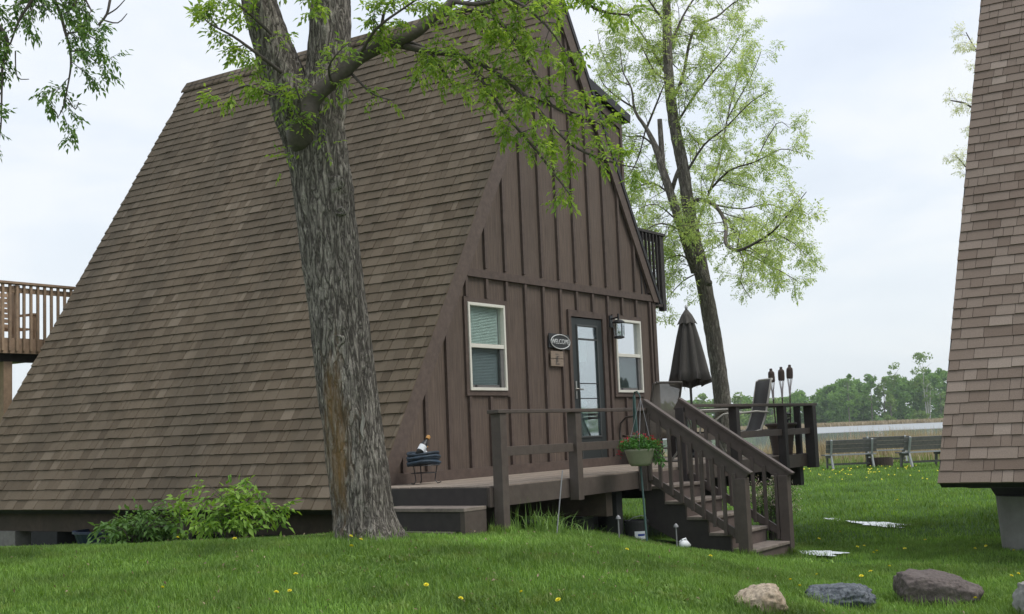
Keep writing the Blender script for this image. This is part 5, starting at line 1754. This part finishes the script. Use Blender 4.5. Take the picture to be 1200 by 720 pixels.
for st_ in ([(777, 200, T2 - .4, 3.6), (775, 170, T2 - .4, 3.4), (773, 140, T2 - .4, 3)], [(822, 318, T2 - .3, 4), (830, 332, T2 - .4, 4.5), (832, 330, T2 - .5, 2.5)], [(786, 228, T2 - .3, 3), (793, 205, T2 - .5, 2.6), (799, 192, T2 - .6, 2.2)]):
    q, rl = pxpath(st_, 3)
    MB().tube([p - base for p in q], rl, 10).build('broken_stub', M['bark2'], t2)
tubes_mesh('twigs', TB, M['twig'], t2, base, 3, kind='stuff')
print('tree2 leaves', len(LP), 'twigs', len(TB))
keep = [i for i in range(len(LP)) if r2_.random() < .97]
compound_leaves('leaves', M['tree_leaf2'], t2, [tuple(LP[i] - base) for i in keep], [tuple(LD[i]) for i in keep], 34, .046, 3)

# ---- pale budding tree behind the paler cabin
T3 = 31.0
base = at(1240, 520, T3); base.z = gz(base.x, base.y) - .1
t3 = thing('budding_tree', 'pale budding tree mostly hidden behind the paler cabin', 'tree', base)
q, rl = pxpath([(1240, 560, T3, 11), (1232, 400, T3, 9), (1222, 250, T3, 7.5), (1212, 100, T3, 5.5), (1205, -40, T3, 3)], 4)
bark_tube([(q, rl)], 24, .15, 'trunk', M['bark2'], t3, .02, None, base)
LP, LD, TB = [], [], []
for b_ in ([(1222, 250, T3, 3), (1180, 180, T3, 2.2), (1142, 128, T3, 1.4), (1114, 118, T3, .7)], [(1226, 320, T3, 3), (1180, 250, T3, 2), (1140, 205, T3, 1.2), (1120, 182, T3, .6)], [(1218, 180, T3, 2.6), (1180, 110, T3, 1.8), (1146, 62, T3, 1), (1132, 38, T3, .5)], [(1228, 330, T3, 2.4), (1180, 280, T3, 1.5), (1140, 235, T3, .7)]):
    q, rl = pxpath(b_, 3)
    MB().tube([p - base for p in q], rl, 6, cap=False).build('branch', M['twig'], t3, smooth=True)
    twigs_from(r2_, q, rl, .22, .8, 0, 3, 1.1, LP, LD, TB, .11, .2)
tubes_mesh('twigs', TB, M['bench'], t3, base, 3, kind='stuff')
compound_leaves('leaves', M['pale_leaf'], t3, [tuple(p - base) for p in LP], [tuple(p) for p in LD], 35, .055, 3)


# ------------------------------------------------------------------ shrubs and weeds
def shrub(name, label, q, w_, d_, h_, nst, mat, seed, leaf=.085, lean=0.0, layers=2):
    r_ = random.Random(seed)
    s = thing(name, label, 'shrub', q)
    LP, LD, TB = [], [], []
    for k in range(nst):
        t = r_.uniform(0, 2 * math.pi); f_ = r_.random() ** .6
        tip = Vector((math.cos(t) * w_ * f_ + lean * w_ * .3, math.sin(t) * d_ * f_, h_ * (1 - .38 * f_ * f_) * r_.uniform(.5, 1.05)))
        b0_ = Vector((math.cos(t) * .12, math.sin(t) * .1, -.05))
        m_ = (b0_ + tip) / 2 + Vector((-math.cos(t) * .08, 0, h_ * .18))
        qq, rl = smooth_path([b0_, m_, tip], [.009, .006, .003], 5)
        TB.append((qq, rl))
        twigs_from(r_, qq, rl, .13, .24, .03, 1, 1.0, LP, LD, TB, .075, .45)
    tubes_mesh('stems', TB, M['limb'], s, Vector((0, 0, 0)), 5, kind='stuff')
    compound_leaves('leaves', mat, s, [tuple(p) for p in LP], [tuple(p) for p in LD], seed, leaf, 5)
    return s


q = at(160, 632, 13.55); q.z = gz(q.x, q.y) - .02
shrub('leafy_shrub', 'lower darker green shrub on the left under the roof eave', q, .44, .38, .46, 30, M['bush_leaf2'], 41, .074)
q = at(282, 628, 13.2); q.z = gz(q.x, q.y) - .02
shrub('leafy_shrub', 'taller bright green shrub between the tree trunk and the darker shrub', q, .54, .38, .80, 19, M['bush_leaf'], 42, .078)
q = at(215, 625, 13.5); q.z = gz(q.x, q.y) - .02
shrub('leafy_shrub', 'wispy young shoots arching between the two shrubs', q, .22, .25, .50, 4, M['bush_leaf'], 43, .072)

# flowering shrub behind the stairs
q = at(905, 630, 16.6); q.z = gz(q.x, q.y) - .02
fs_ = thing('flowering_shrub', 'small shrub with pale pink blossom clusters behind the stairs', 'shrub', q)
r_ = random.Random(77); LP, LD, TB, FL = [], [], [], []
for k in range(46):
    t = r_.uniform(0, 2 * math.pi); f_ = r_.random() ** .6
    tip = Vector((math.cos(t) * .42 * f_, math.sin(t) * .36 * f_, .98 * (1 - .35 * f_ * f_) * r_.uniform(.55, 1.05)))
    qq, rl = smooth_path([Vector((math.cos(t) * .1, math.sin(t) * .1, -.05)), tip * .55 + Vector((0, 0, .1)), tip], [.008, .005, .003], 5)
    TB.append((qq, rl)); twigs_from(r_, qq, rl, .10, .14, .02, 1, 1.0, LP, LD, TB, .06, .3)
    for j in range(2):
        c = qq[-1 - j * 3]
        rr_ = r_.uniform(.03, .055)
        FL += [tuple(c + Vector((r_.gauss(0, rr_), r_.gauss(0, rr_), r_.gauss(0, rr_ * .8)))) for _ in range(20)]
tubes_mesh('stems', TB, M['twig'], fs_, Vector((0, 0, 0)), 4, kind='stuff')
leaf_cloud('leaves', M['bush_leaf2'], fs_, [tuple(p) for p in LP], .045, 9, kind='stuff')
leaf_cloud('blossom', M['pinkwhite'], fs_, FL, .026, 10, kind='stuff')


def blades(n_, cx, cy, sx_, sy_, h0, h1, w_, bend, seed, zf=None, disc=True, uniform=False):
    """arching blades: 3 segments each; returns verts, faces, tint"""
    r = np.random.default_rng(seed)
    if uniform:
        x = cx + r.uniform(-sx_, sx_, n_); y = cy + r.uniform(-sy_, sy_, n_)
    else:
        x = cx + r.normal(0, sx_, n_); y = cy + r.normal(0, sy_, n_)
    z = ground(x, y) if zf is None else zf(x, y)
    h = r.uniform(h0, h1, n_); ph = r.uniform(0, 2 * np.pi, n_); bd = np.abs(r.normal(bend, bend * .5, n_)) * h
    d = np.stack([np.cos(ph), np.sin(ph), 0 * ph], 1); s = np.stack([-np.sin(ph), np.cos(ph), 0 * ph], 1)
    b_ = np.stack([x, y, z - .01], 1); w2 = (w_ * r.uniform(.6, 1.3, n_))[:, None]
    up = np.array([0, 0, 1.0])
    c1 = b_ + up * (h * .55)[:, None] + d * (bd * .3)[:, None]
    c2 = b_ + up * (h * (1 - .3 * np.minimum(bd / h, 1)))[:, None] + d * bd[:, None]
    V = np.stack([b_ - s * w2 / 2, b_ + s * w2 / 2, c1 + s * w2 * .42, c1 - s * w2 * .42, c2], 1).reshape(-1, 3)
    i = np.arange(n_)[:, None] * 5
    F = np.concatenate([i + np.array([[0, 1, 2]]), i + np.array([[0, 2, 3]]), i + np.array([[3, 2, 4]])], 0)
    ti = np.tile(np.clip(r.normal(.5, .25, n_), 0, 1), 3)
    return V, F, ti


def merge(lst):
    V, F, T, o_ = [], [], [], 0
    for v, f, t in lst:
        V.append(v); F.append(f + o_); T.append(t); o_ += len(v)
    return np.concatenate(V), np.concatenate(F), np.concatenate(T)


M['grass'] = leaf_mat('grass_blades', (.100, .200, .036), (.255, .395, .090), .32, .6)
# patchy colour for the lawn: mix by a world noise
gm_ = M['grass'].node_tree
mixn = [x for x in gm_.nodes if x.type == 'MIX_RGB'][0]
geo = nd(gm_, 'ShaderNodeNewGeometry')
pn = nd(gm_, 'ShaderNodeTexNoise'); pn.inputs['Scale'].default_value = .9; pn.inputs['Detail'].default_value = 5; pn.inputs['Roughness'].default_value = .6
gm_.links.new(geo.outputs['Position'], pn.inputs['Vector'])
pr_ = nd(gm_, 'ShaderNodeMapRange'); pr_.inputs['From Min'].default_value = .32; pr_.inputs['From Max'].default_value = .68; pr_.inputs['To Min'].default_value = .50; pr_.inputs['To Max'].default_value = 1.35
gm_.links.new(pn.outputs[0], pr_.inputs['Value'])
vm_ = nd(gm_, 'ShaderNodeVectorMath', operation='SCALE')
gm_.links.new(mixn.outputs[0], vm_.inputs[0]); gm_.links.new(pr_.outputs[0], vm_.inputs['Scale'])
yl = nd(gm_, 'ShaderNodeTexNoise'); yl.inputs['Scale'].default_value = 3.2; yl.inputs['Detail'].default_value = 4
gm_.links.new(geo.outputs['Position'], yl.inputs['Vector'])
yr = nd(gm_, 'ShaderNodeMapRange'); yr.inputs['From Min'].default_value = .55; yr.inputs['From Max'].default_value = .8; yr.inputs['To Max'].default_value = .6
gm_.links.new(yl.outputs[0], yr.inputs['Value'])
ym = nd(gm_, 'ShaderNodeMixRGB'); ym.inputs['Color2'].default_value = (.25, .29, .09, 1)
gm_.links.new(yr.outputs[0], ym.inputs['Fac']); gm_.links.new(vm_.outputs[0], ym.inputs['Color1'])
for l in list(gm_.links):
    if l.from_node == mixn and l.to_node != vm_: 
        ts_ = l.to_socket; gm_.links.remove(l); gm_.links.new(ym.outputs[0], ts_)
M['weed'] = leaf_mat('weed_blades', (.10, .20, .04), (.25, .38, .11), .3)

q0 = at(642, 622, 12.3)
tuft = thing('weed_tuft', 'clump of long arching weeds in front of the deck', 'weeds', (q0.x, q0.y, gz(q0.x, q0.y)))
v_, f_, t_ = merge([blades(150, q0.x, q0.y, .12, .08, .12, .34, .010, .7, 61), blades(80, q0.x + .28, q0.y + .1, .14, .08, .08, .22, .008, .6, 62), blades(70, q0.x - .45, q0.y + .05, .14, .08, .10, .26, .007, .3, 63), blades(16, q0.x - .1, q0.y, .2, .06, .3, .42, .005, .1, 64)])
v_ -= np.array([q0.x, q0.y, gz(q0.x, q0.y)])
np_mesh('blades', v_, f_, M['weed'], tuft, t_)['kind'] = 'stuff'


# grass over the lawn
def scatter(n_, ymin, ymax, margin, seed, h0, h1, w_, power=1.0, clump=True):
    r = np.random.default_rng(seed)
    y = ymin + (ymax - ymin) * r.uniform(0, 1, n_) ** power
    tn = 600 / FPX
    x = r.uniform(-1, 1, n_) * (y * tn + margin)
    if clump:
        x = x + .03 * np.sin(y * 23); y = y + .03 * np.sin(x * 19)
    z = ground(x, y)
    # nothing under the cabin floors or through the stairs
    ca, sa = math.cos(AZ), math.sin(AZ)
    du, dv = (x - P0.x) * ca + (y - P0.y) * sa, -(x - P0.x) * sa + (y - P0.y) * ca
    keep = ~((du > -3.9) & (du < 2.5) & (dv > .2) & (dv < 7.4))
    keep &= ~((du > -4.4) & (du < 4.3) & (dv > -1.55) & (dv <= .2) & (r.uniform(0, 1, n_) < .9))
    keep &= ~((du > -1.25) & (du < -.3) & (dv > -3.0) & (dv <= -1.5))
    d2u, d2v = (x - O2.x) * ca + (y - O2.y) * sa, -(x - O2.x) * sa + (y - O2.y) * ca
    keep &= ~((d2u > -2.6) & (d2u < 3) & (d2v > 0) & (d2v < 6.5))
    for (cx, cy, a, b_) in pud_areas:
        q = ((x - cx) / a) ** 2 + ((y - cy) / b_) ** 2
        keep &= ~((q < 1.05) & (r.uniform(0, 1, n_) < .995))
        keep &= ~((np.abs(x - cx) < a * .95) & (y < cy) & (y > cy - b_ - .55) & (r.uniform(0, 1, n_) < .97))
    keep &= y < 43 + 1.2 * np.sin(x * .17)
    x, y, z = x[keep], y[keep], z[keep]; n_ = len(x)
    hm = .75 + .5 * (np.sin(x * 2.3 + 1.1 * y) * np.sin(1.7 * y - x) * .5 + .5)
    h = r.uniform(h0, h1, n_) * hm; ph = r.uniform(0, 2 * np.pi, n_)
    bd = np.abs(r.normal(.45, .3, n_)) * h
    d = np.stack([np.cos(ph), np.sin(ph), 0 * ph], 1); s = np.stack([-np.sin(ph), np.cos(ph), 0 * ph], 1)
    # broad sides roughly face many ways
    b0_ = np.stack([x, y, z - .008], 1); ww = (w_ * r.uniform(.6, 1.4, n_))[:, None]
    tip = b0_ + np.stack([d[:, 0] * bd, d[:, 1] * bd, h], 1)
    mid = b0_ + np.stack([d[:, 0] * bd * .25, d[:, 1] * bd * .25, h * .6], 1)
    V = np.stack([b0_ - s * ww / 2, b0_ + s * ww / 2, mid + s * ww * .4, tip, mid - s * ww * .4], 1).reshape(-1, 3)
    i = np.arange(n_)[:, None] * 5
    F = np.concatenate([i + np.array([[0, 1, 2]]), i + np.array([[0, 2, 4]]), i + np.array([[4, 2, 3]])], 0)
    ti = np.tile(np.clip(r.normal(.45, .25, n_), 0, 1), 3)
    return V, F, ti


PB = []
for k, (cx, cy, a, b_) in enumerate(pud_areas):          # blades standing in the shallow water, thicker towards the rim
    PB.append(blades(int(3600 * a * b_ * 6), cx, cy, a * .75, b_ * .7, .015, .055, .010, .3, 300 + k))
    PB.append(blades(int(200 * a * b_ * 6), cx, cy - b_ * .8, a * .7, b_ * .25, .03, .09, .010, .3, 310 + k))
for o_ in list(COL.objects):                              # longer grass left uncut round the stones, trunk foot and posts
    if o_.name.startswith('boulder'):
        dx_, dy_ = o_.dimensions.x / 2, o_.dimensions.y / 2
        for k in range(26):
            t = 2 * math.pi * k / 26
            PB.append(blades(26, o_.location.x + math.cos(t) * dx_ * .95, o_.location.y + math.sin(t) * dy_ * .9, .035, .03, .05, .13, .006, .45, 400 + k))
for (cx, cy, rr_) in ((at(430, 625, TD).x, TD, .30), (loc(-4.36, PV_).x, loc(-4.36, PV_).y, .10), (loc(-1.35, -2.96).x, loc(-1.35, -2.96).y, .10), (loc(-.25, -3.02).x, loc(-.25, -3.02).y, .10)):
    for k in range(20):
        t = 2 * math.pi * k / 20
        PB.append(blades(26, cx + math.cos(t) * rr_, cy + math.sin(t) * rr_, .03, .03, .05, .14, .006, .4, 500 + k))
# broad-leaved weeds and clover patches
rwd = np.random.default_rng(77)
for k in range(34):
    cy = rwd.uniform(7.5, 15); cx = rwd.uniform(-1, 1) * cy * .42
    PB.append(blades(120, cx, cy, .16, .12, .03, .06, .022, .9, 600 + k))
v_, f_, t_ = merge(PB + [
    scatter(300000, 6.6, 16.5, .7, 71, .030, .062, .0060, .9),
    scatter(110000, 16, 43, 1.0, 72, .045, .09, .014, 1.0),
])
print('grass tris', len(f_))
gr = np_mesh('grass', v_, f_, M['grass'], None, t_)
setp(gr, 'mown bright green grass blades covering the lawn', 'grass', kind='stuff')

# fallen bits under the tree
m_l = leaf_mat('dead_leaf_litter', (.16, .11, .06), (.34, .27, .17), .1)
rl_ = np.random.default_rng(91)
n_ = 700
yy = rl_.uniform(7.5, 15.5, n_); xx = rl_.normal(-1.2, 3.0, n_) * yy / 12
leaf_cloud('leaf_litter', m_l, None, np.stack([xx, yy, ground(xx, yy) + rl_.uniform(.015, .055, n_)], 1), .032, 92, kind='stuff')
setp(bpy.data.objects['leaf_litter'], 'dry leaf bits scattered through the lawn under the big tree', 'leaf litter')

# dandelions
DG = 'dandelions in the lawn'
dl_m = MB()
for j in range(14):
    t = 2 * math.pi * j / 14
    for (r0, z0, r1, z1) in ((.004, .006, .021, .010), (.003, .008, .015, .016), (.001, .01, .009, .018)):
        c_, s_ = math.cos(t + r0 * 90), math.sin(t + r0 * 90)
        dl_m.add([(r0 * c_ - .003 * s_, r0 * s_ + .003 * c_, z0), (r0 * c_ + .003 * s_, r0 * s_ - .003 * c_, z0), (r1 * c_ + .004 * s_, r1 * s_ - .004 * c_, z1), (r1 * c_ - .004 * s_, r1 * s_ + .004 * c_, z1)], [(0, 1, 2, 3)])
head_me = dl_m.mesh('flower_head'); head_me.materials.append(M['dandelion'])
stem_me = MB().tube([(0, 0, -.12), (.003, 0, -.06), (0, 0, .008)], .0028, 5).mesh('stem'); stem_me.materials.append(M['weed'])
DL = [(190, 702), (115, 634), (151, 632), (214, 632), (275, 640), (292, 627), (208, 642), (347, 688), (340, 706), (324, 709), (412, 652), (411, 640), (423, 645), (95, 637), (60, 636), (45, 636),
      (958, 682), (927, 692), (938, 697), (1021, 680), (1010, 684), (1005, 648), (1013, 648), (1024, 656), (1061, 652), (1043, 673), (1143, 650), (1156, 648), (1186, 687), (1194, 683), (1144, 714), (1189, 653), (1028, 655),
      (833, 660), (612, 709), (655, 716), (540, 714), (838, 634), (735, 655), (500, 700), (1110, 600), (1052, 590), (960, 640), (1085, 640), (985, 630)]


rd_ = random.Random(9)
for (px, py) in DL:
    q = hit(px, py)
    if q is None: continue
    h_ = rd_.uniform(.055, .085)
    o = thing('dandelion', 'yellow dandelion flower standing in the lawn', 'dandelion', (q.x, q.y, gz(q.x, q.y) + h_), rd_.uniform(0, 6), DG)
    s_ = rd_.uniform(.7, 1.05); o.scale = (s_, s_, 1)
    o.rotation_euler = (R(rd_.uniform(0, 25)), R(rd_.uniform(-15, 15)), rd_.uniform(0, 6))
    for me in (head_me, stem_me):
        c = bpy.data.objects.new(me.name.split('.')[0], me); COL.objects.link(c); c.parent = o
q = hit(407, 628)
o = thing('dandelion_clock', 'white dandelion seed head beside the foot of the big tree', 'dandelion', (q.x, q.y, gz(q.x, q.y) + .13))
mb = MB()
for k in range(90):
    v = Vector((rd_.gauss(0, 1), rd_.gauss(0, 1), rd_.gauss(0, 1))).normalized()
    s1 = v.orthogonal().normalized() * .0022
    mb.add([v * .006 - s1, v * .006 + s1, v * .024 + s1 * 2, v * .024 - s1 * 2], [(0, 1, 2, 3)])
mb.build('seed_head', M['seedhead'], o)
MB().tube([(0, 0, -.15), (.004, 0, -.07), (0, 0, 0)], .003, 5).build('stem', M['weed'], o)
# the far drift of dandelions in front of the benches
r = np.random.default_rng(15)
n_ = 95
x = r.uniform(-3.2, 3.0, n_) + 11.6 + r.normal(0, .4, n_); y = 38.5 - 9 * r.uniform(0, 1, n_) ** 1.6 ; x = x * y / 38
z = ground(x, y) + .075
s_ = .017
V = np.stack([np.stack([x + a * s_, y + b_ * s_, z + c], 1) for a, b_, c in ((-1, -1, -.006), (1, -1, -.004), (1.2, 1, .004), (-1, 1, .006), (0, 0, .014))], 1).reshape(-1, 3)
i = np.arange(n_)[:, None] * 5
F = np.concatenate([i + np.array([[0, 1, 4]]), i + np.array([[1, 2, 4]]), i + np.array([[2, 3, 4]]), i + np.array([[3, 0, 4]])], 0)
setp(np_mesh('dandelion_drift', V, F, M['dandelion']), 'drift of tiny yellow dandelions on the lawn in front of the benches', 'dandelions', kind='stuff')

# ------------------------------------------------------------------ reeds and the wooded far shore
M['reed'] = leaf_mat('dry_reeds', (.30, .23, .15), (.50, .42, .30), .2, .8)
M['reedgreen'] = leaf_mat('green_sedge', (.14, .22, .06), (.30, .36, .14), .3, .8)
zl = lambda x, y: np.maximum(ground(x, y), LAKE_Z)
lst = []
for k in range(52):
    cx = rng.uniform(-10, 24); cy = rng.uniform(45.5, 56)
    lst.append(blades(330, cx, cy, 1.1, .7, .6, 1.4, .03, .18, 100 + k, zl))
lst.append(blades(7000, 6, 45.5, 19, 1.8, .25, .7, .02, .3, 130, zl, uniform=True))
for cx, cy, h_ in ((14.5, 47.5, 1.9), (15.4, 48.5, 1.8), (16.4, 47.6, 1.75), (13.2, 47, 1.5), (17.8, 48, 1.5), (12.2, 47.4, 1.4), (9.5, 47, 1.2)):
    lst.append(blades(1500, cx, cy, .9, .5, .6, h_, .03, .12, 140 + int(cx), zl))
v_, f_, t_ = merge(lst)
setp(np_mesh('lake_reeds', v_, f_, M['reed'], None, t_), 'dry tan reeds along the near lake shore', 'reeds', kind='stuff')
v_, f_, t_ = merge([blades(9000, 6, 44.6, 19, 2.0, .15, .45, .02, .4, 131, zl, uniform=True), blades(3500, 9, 52, 16, 4, .3, .7, .025, .2, 132, zl, uniform=True)])
setp(np_mesh('shore_sedge', v_, f_, M['reedgreen'], None, t_), 'green sedge growing at the water edge', 'sedge', kind='stuff')
v_, f_, t_ = merge([blades(26000, 105, 377, 85, 6, .5, 1.5, .30, .15, 133, zl, uniform=True)])
setp(np_mesh('far_reeds', v_, f_, M['reed'], None, t_), 'pale reed belt on the far lake shore', 'reeds', kind='stuff')

M['woodleaf'] = leaf_mat('far_wood_leaves', (.10, .20, .05), (.22, .36, .11), .4, .9)
M['woodleaf2'] = leaf_mat('far_spring_leaves', (.12, .21, .05), (.24, .34, .10), .3, .8)
M['woodbark'] = simple('far_tree_bark', (.17, .15, .13), .9, var=.2, scale=3)
M['birch'] = simple('pale_birch_bark', (.5, .48, .44), .8, var=.2, scale=3)


def crown_points(r, n_, w_, h_, z0, lobes):
    """leaf points gathered in lobes inside a crown outline"""
    cs = []
    for k in range(lobes):
        f_ = r.uniform(0, 1); t = r.uniform(0, 2 * np.pi)
        rad = w_ * (1 - abs(f_ * 1.5 - .55) ** 1.5 * .75) * np.sqrt(r.uniform(.1, 1))
        cs.append((rad * np.cos(t), rad * np.sin(t), z0 + f_ * (h_ - z0), r.uniform(.28, .55) * w_))
    P = []
    for (a, b_, c, s_) in cs:
        m_ = n_ // lobes
        v = r.normal(size=(m_, 3)); v /= np.linalg.norm(v, axis=1)[:, None]
        v *= (r.uniform(.3, 1, m_) ** .5)[:, None] * s_
        v[:, 2] *= .7
        P.append(v + np.array([a, b_, c]))
    return np.concatenate(P)


def far_tree_mesh(seed, h_, w_, n_, lobes, leaf, low):
    r = np.random.default_rng(seed)
    P = crown_points(r, n_, w_, h_, low, lobes)
    n2 = len(P)
    d = r.normal(size=(n2, 3)); d /= np.linalg.norm(d, axis=1)[:, None]
    s = np.cross(d, r.normal(size=(n2, 3))); s /= np.linalg.norm(s, axis=1)[:, None]
    L_ = (leaf * r.uniform(.6, 1.4, n2))[:, None]
    V = np.stack([P - d * L_, P + s * L_ * .6, P + d * L_, P - s * L_ * .6], 1).reshape(-1, 3)
    i = np.arange(n2)[:, None] * 4
    F = np.concatenate([i + np.array([[0, 1, 2]]), i + np.array([[0, 2, 3]])], 0)
    return V, F, np.tile(np.clip(r.normal(.5, .28, n2), 0, 1), 2)


# the wood itself, one mass
lst = []
rw = np.random.default_rng(3)
for k in range(120):
    px = rw.uniform(770, 1330); dep = rw.uniform(396, 440)
    q = at(px, 480, dep)
    hh = np.interp(px, [770, 830, 900, 960, 990, 1040, 1120, 1330], [8.5, 9.5, 9.5, 11.5, 13.8, 15, 16.5, 17]) * rw.uniform(.8, 1.08)
    v, f, t = far_tree_mesh(300 + k, hh, rw.uniform(3.0, 4.8), 900, 16, .5, .3)
    v = v + np.array([q.x, q.y, float(ground(q.x, q.y)) - .3])
    lst.append((v, f, t))
for k in range(60):                                  # the same wood runs on to the right behind the paler cabin
    xx_ = 235 + k * 12.5; yy_ = 398 + rw.uniform(0, 12)
    v, f, t = far_tree_mesh(900 + k, 17 * rw.uniform(.8, 1.1), 7.5, 380, 12, .9, .3)
    lst.append((v + np.array([xx_, yy_, -.4]), f, t))
v_, f_, t_ = merge(lst)
print('wood tris', len(f_))
setp(np_mesh('far_wood', v_, f_, M['woodleaf'], None, t_), 'green wood on the far side of the lake', 'wood', kind='stuff')
FT = [('slender pale birch-like trunk among the dark trees, just left of the paler cabin', 1088, 389, 13.5, 1.9, 'birch', 'woodleaf2', 500),
      ('tall thin-leaved tree rising above the far wood beside the paler cabin', 1085, 402, 22.5, 4.2, 'birch', 'woodleaf2', 900),
      ('round light green tree at the far shore below the tall thin one', 1044, 388, 7.5, 2.4, 'woodbark', 'woodleaf2', 700),
      ('light green bushy tree at the far shore, nearest the paler cabin', 1103, 387, 10.5, 2.8, 'woodbark', 'woodleaf2', 800),
      ('pale green tree standing out of the middle of the far wood', 1037, 394, 14.5, 2.6, 'woodbark', 'woodleaf2', 700),
      ('low rounded bush at the water line below the far wood', 1078, 384, 4.2, 2.6, 'woodbark', 'woodleaf2', 500),
      ('light green tree left of the leaning lake tree on the far shore', 820, 392, 11.5, 4.0, 'woodbark', 'woodleaf2', 900),
      ('pale green far tree just right of the leaning trunk', 868, 394, 11.0, 4.0, 'woodbark', 'woodleaf2', 900),
      ('broad light green far tree behind the bamboo torches', 905, 396, 10.5, 4.0, 'woodbark', 'woodleaf2', 900),
      ('feathery tree top breaking the skyline of the far wood', 1052, 404, 19.5, 3.0, 'woodbark', 'woodleaf2', 600),
      ('dark pointed far tree above the left bench', 995, 393, 16.0, 2.6, 'woodbark', 'woodleaf', 900),
      ('dark far tree above the gap between the benches', 1022, 393, 16.5, 2.6, 'woodbark', 'woodleaf', 900)]
for k, (lab, px, dep, hh, ww, bk_, lf, n_) in enumerate(FT):
    q = at(px, 488, dep); q.z = gz(q.x, q.y) - .2
    o = thing('far_tree', lab, 'tree', q, 0, 'trees along the far shore')
    mb = MB()
    r_ = random.Random(k)
    for j in range(3 if k == 0 else 1):
        x0 = (j - 1) * .5 if k == 0 else 0
        mb.tube([(x0, 0, 0), (x0 * 1.3 + .1, 0, hh * .4), (x0 * 2.2 + .2, 0, hh * .85)], [.20, .15, .04], 6)
    mb.build('trunk', M[bk_], o)
    mb = MB()
    for j in range(9):
        z = hh * r_.uniform(.35, .85); t = r_.uniform(0, 6.28)
        mb.tube([(.1, 0, z), (.1 + math.cos(t) * ww * .45, math.sin(t) * ww * .4, z + hh * .08), (.1 + math.cos(t) * ww * .8, math.sin(t) * ww * .7, z + hh * .12)], [.07, .05, .02], 5)
    mb.build('limbs', M[bk_], o, kind='stuff')
    v, f, t = far_tree_mesh(700 + k, hh, ww, n_, 14, .34 if 'thin' in lab or 'feathery' in lab else .42, hh * (.3 if hh > 12 else .12))
    np_mesh('crown', v, f, M[lf], o, t)['kind'] = 'stuff'

# ------------------------------------------------------------------ the day's thin haze over the lake
hzm = bpy.data.materials.new('haze'); hzm.use_nodes = True
hn = hzm.node_tree; hn.nodes.clear()
ho = hn.nodes.new('ShaderNodeOutputMaterial'); pv = hn.nodes.new('ShaderNodeVolumePrincipled')
pv.inputs['Color'].default_value = (.86, .92, .96, 1); pv.inputs['Density'].default_value = .00028; pv.inputs['Anisotropy'].default_value = .2
hn.links.new(pv.outputs[0], ho.inputs['Volume'])
hb = MB().box(-1300, 1300, -60, 1600, -4, 40).build('haze', hzm)
setp(hb, kind='stuff')
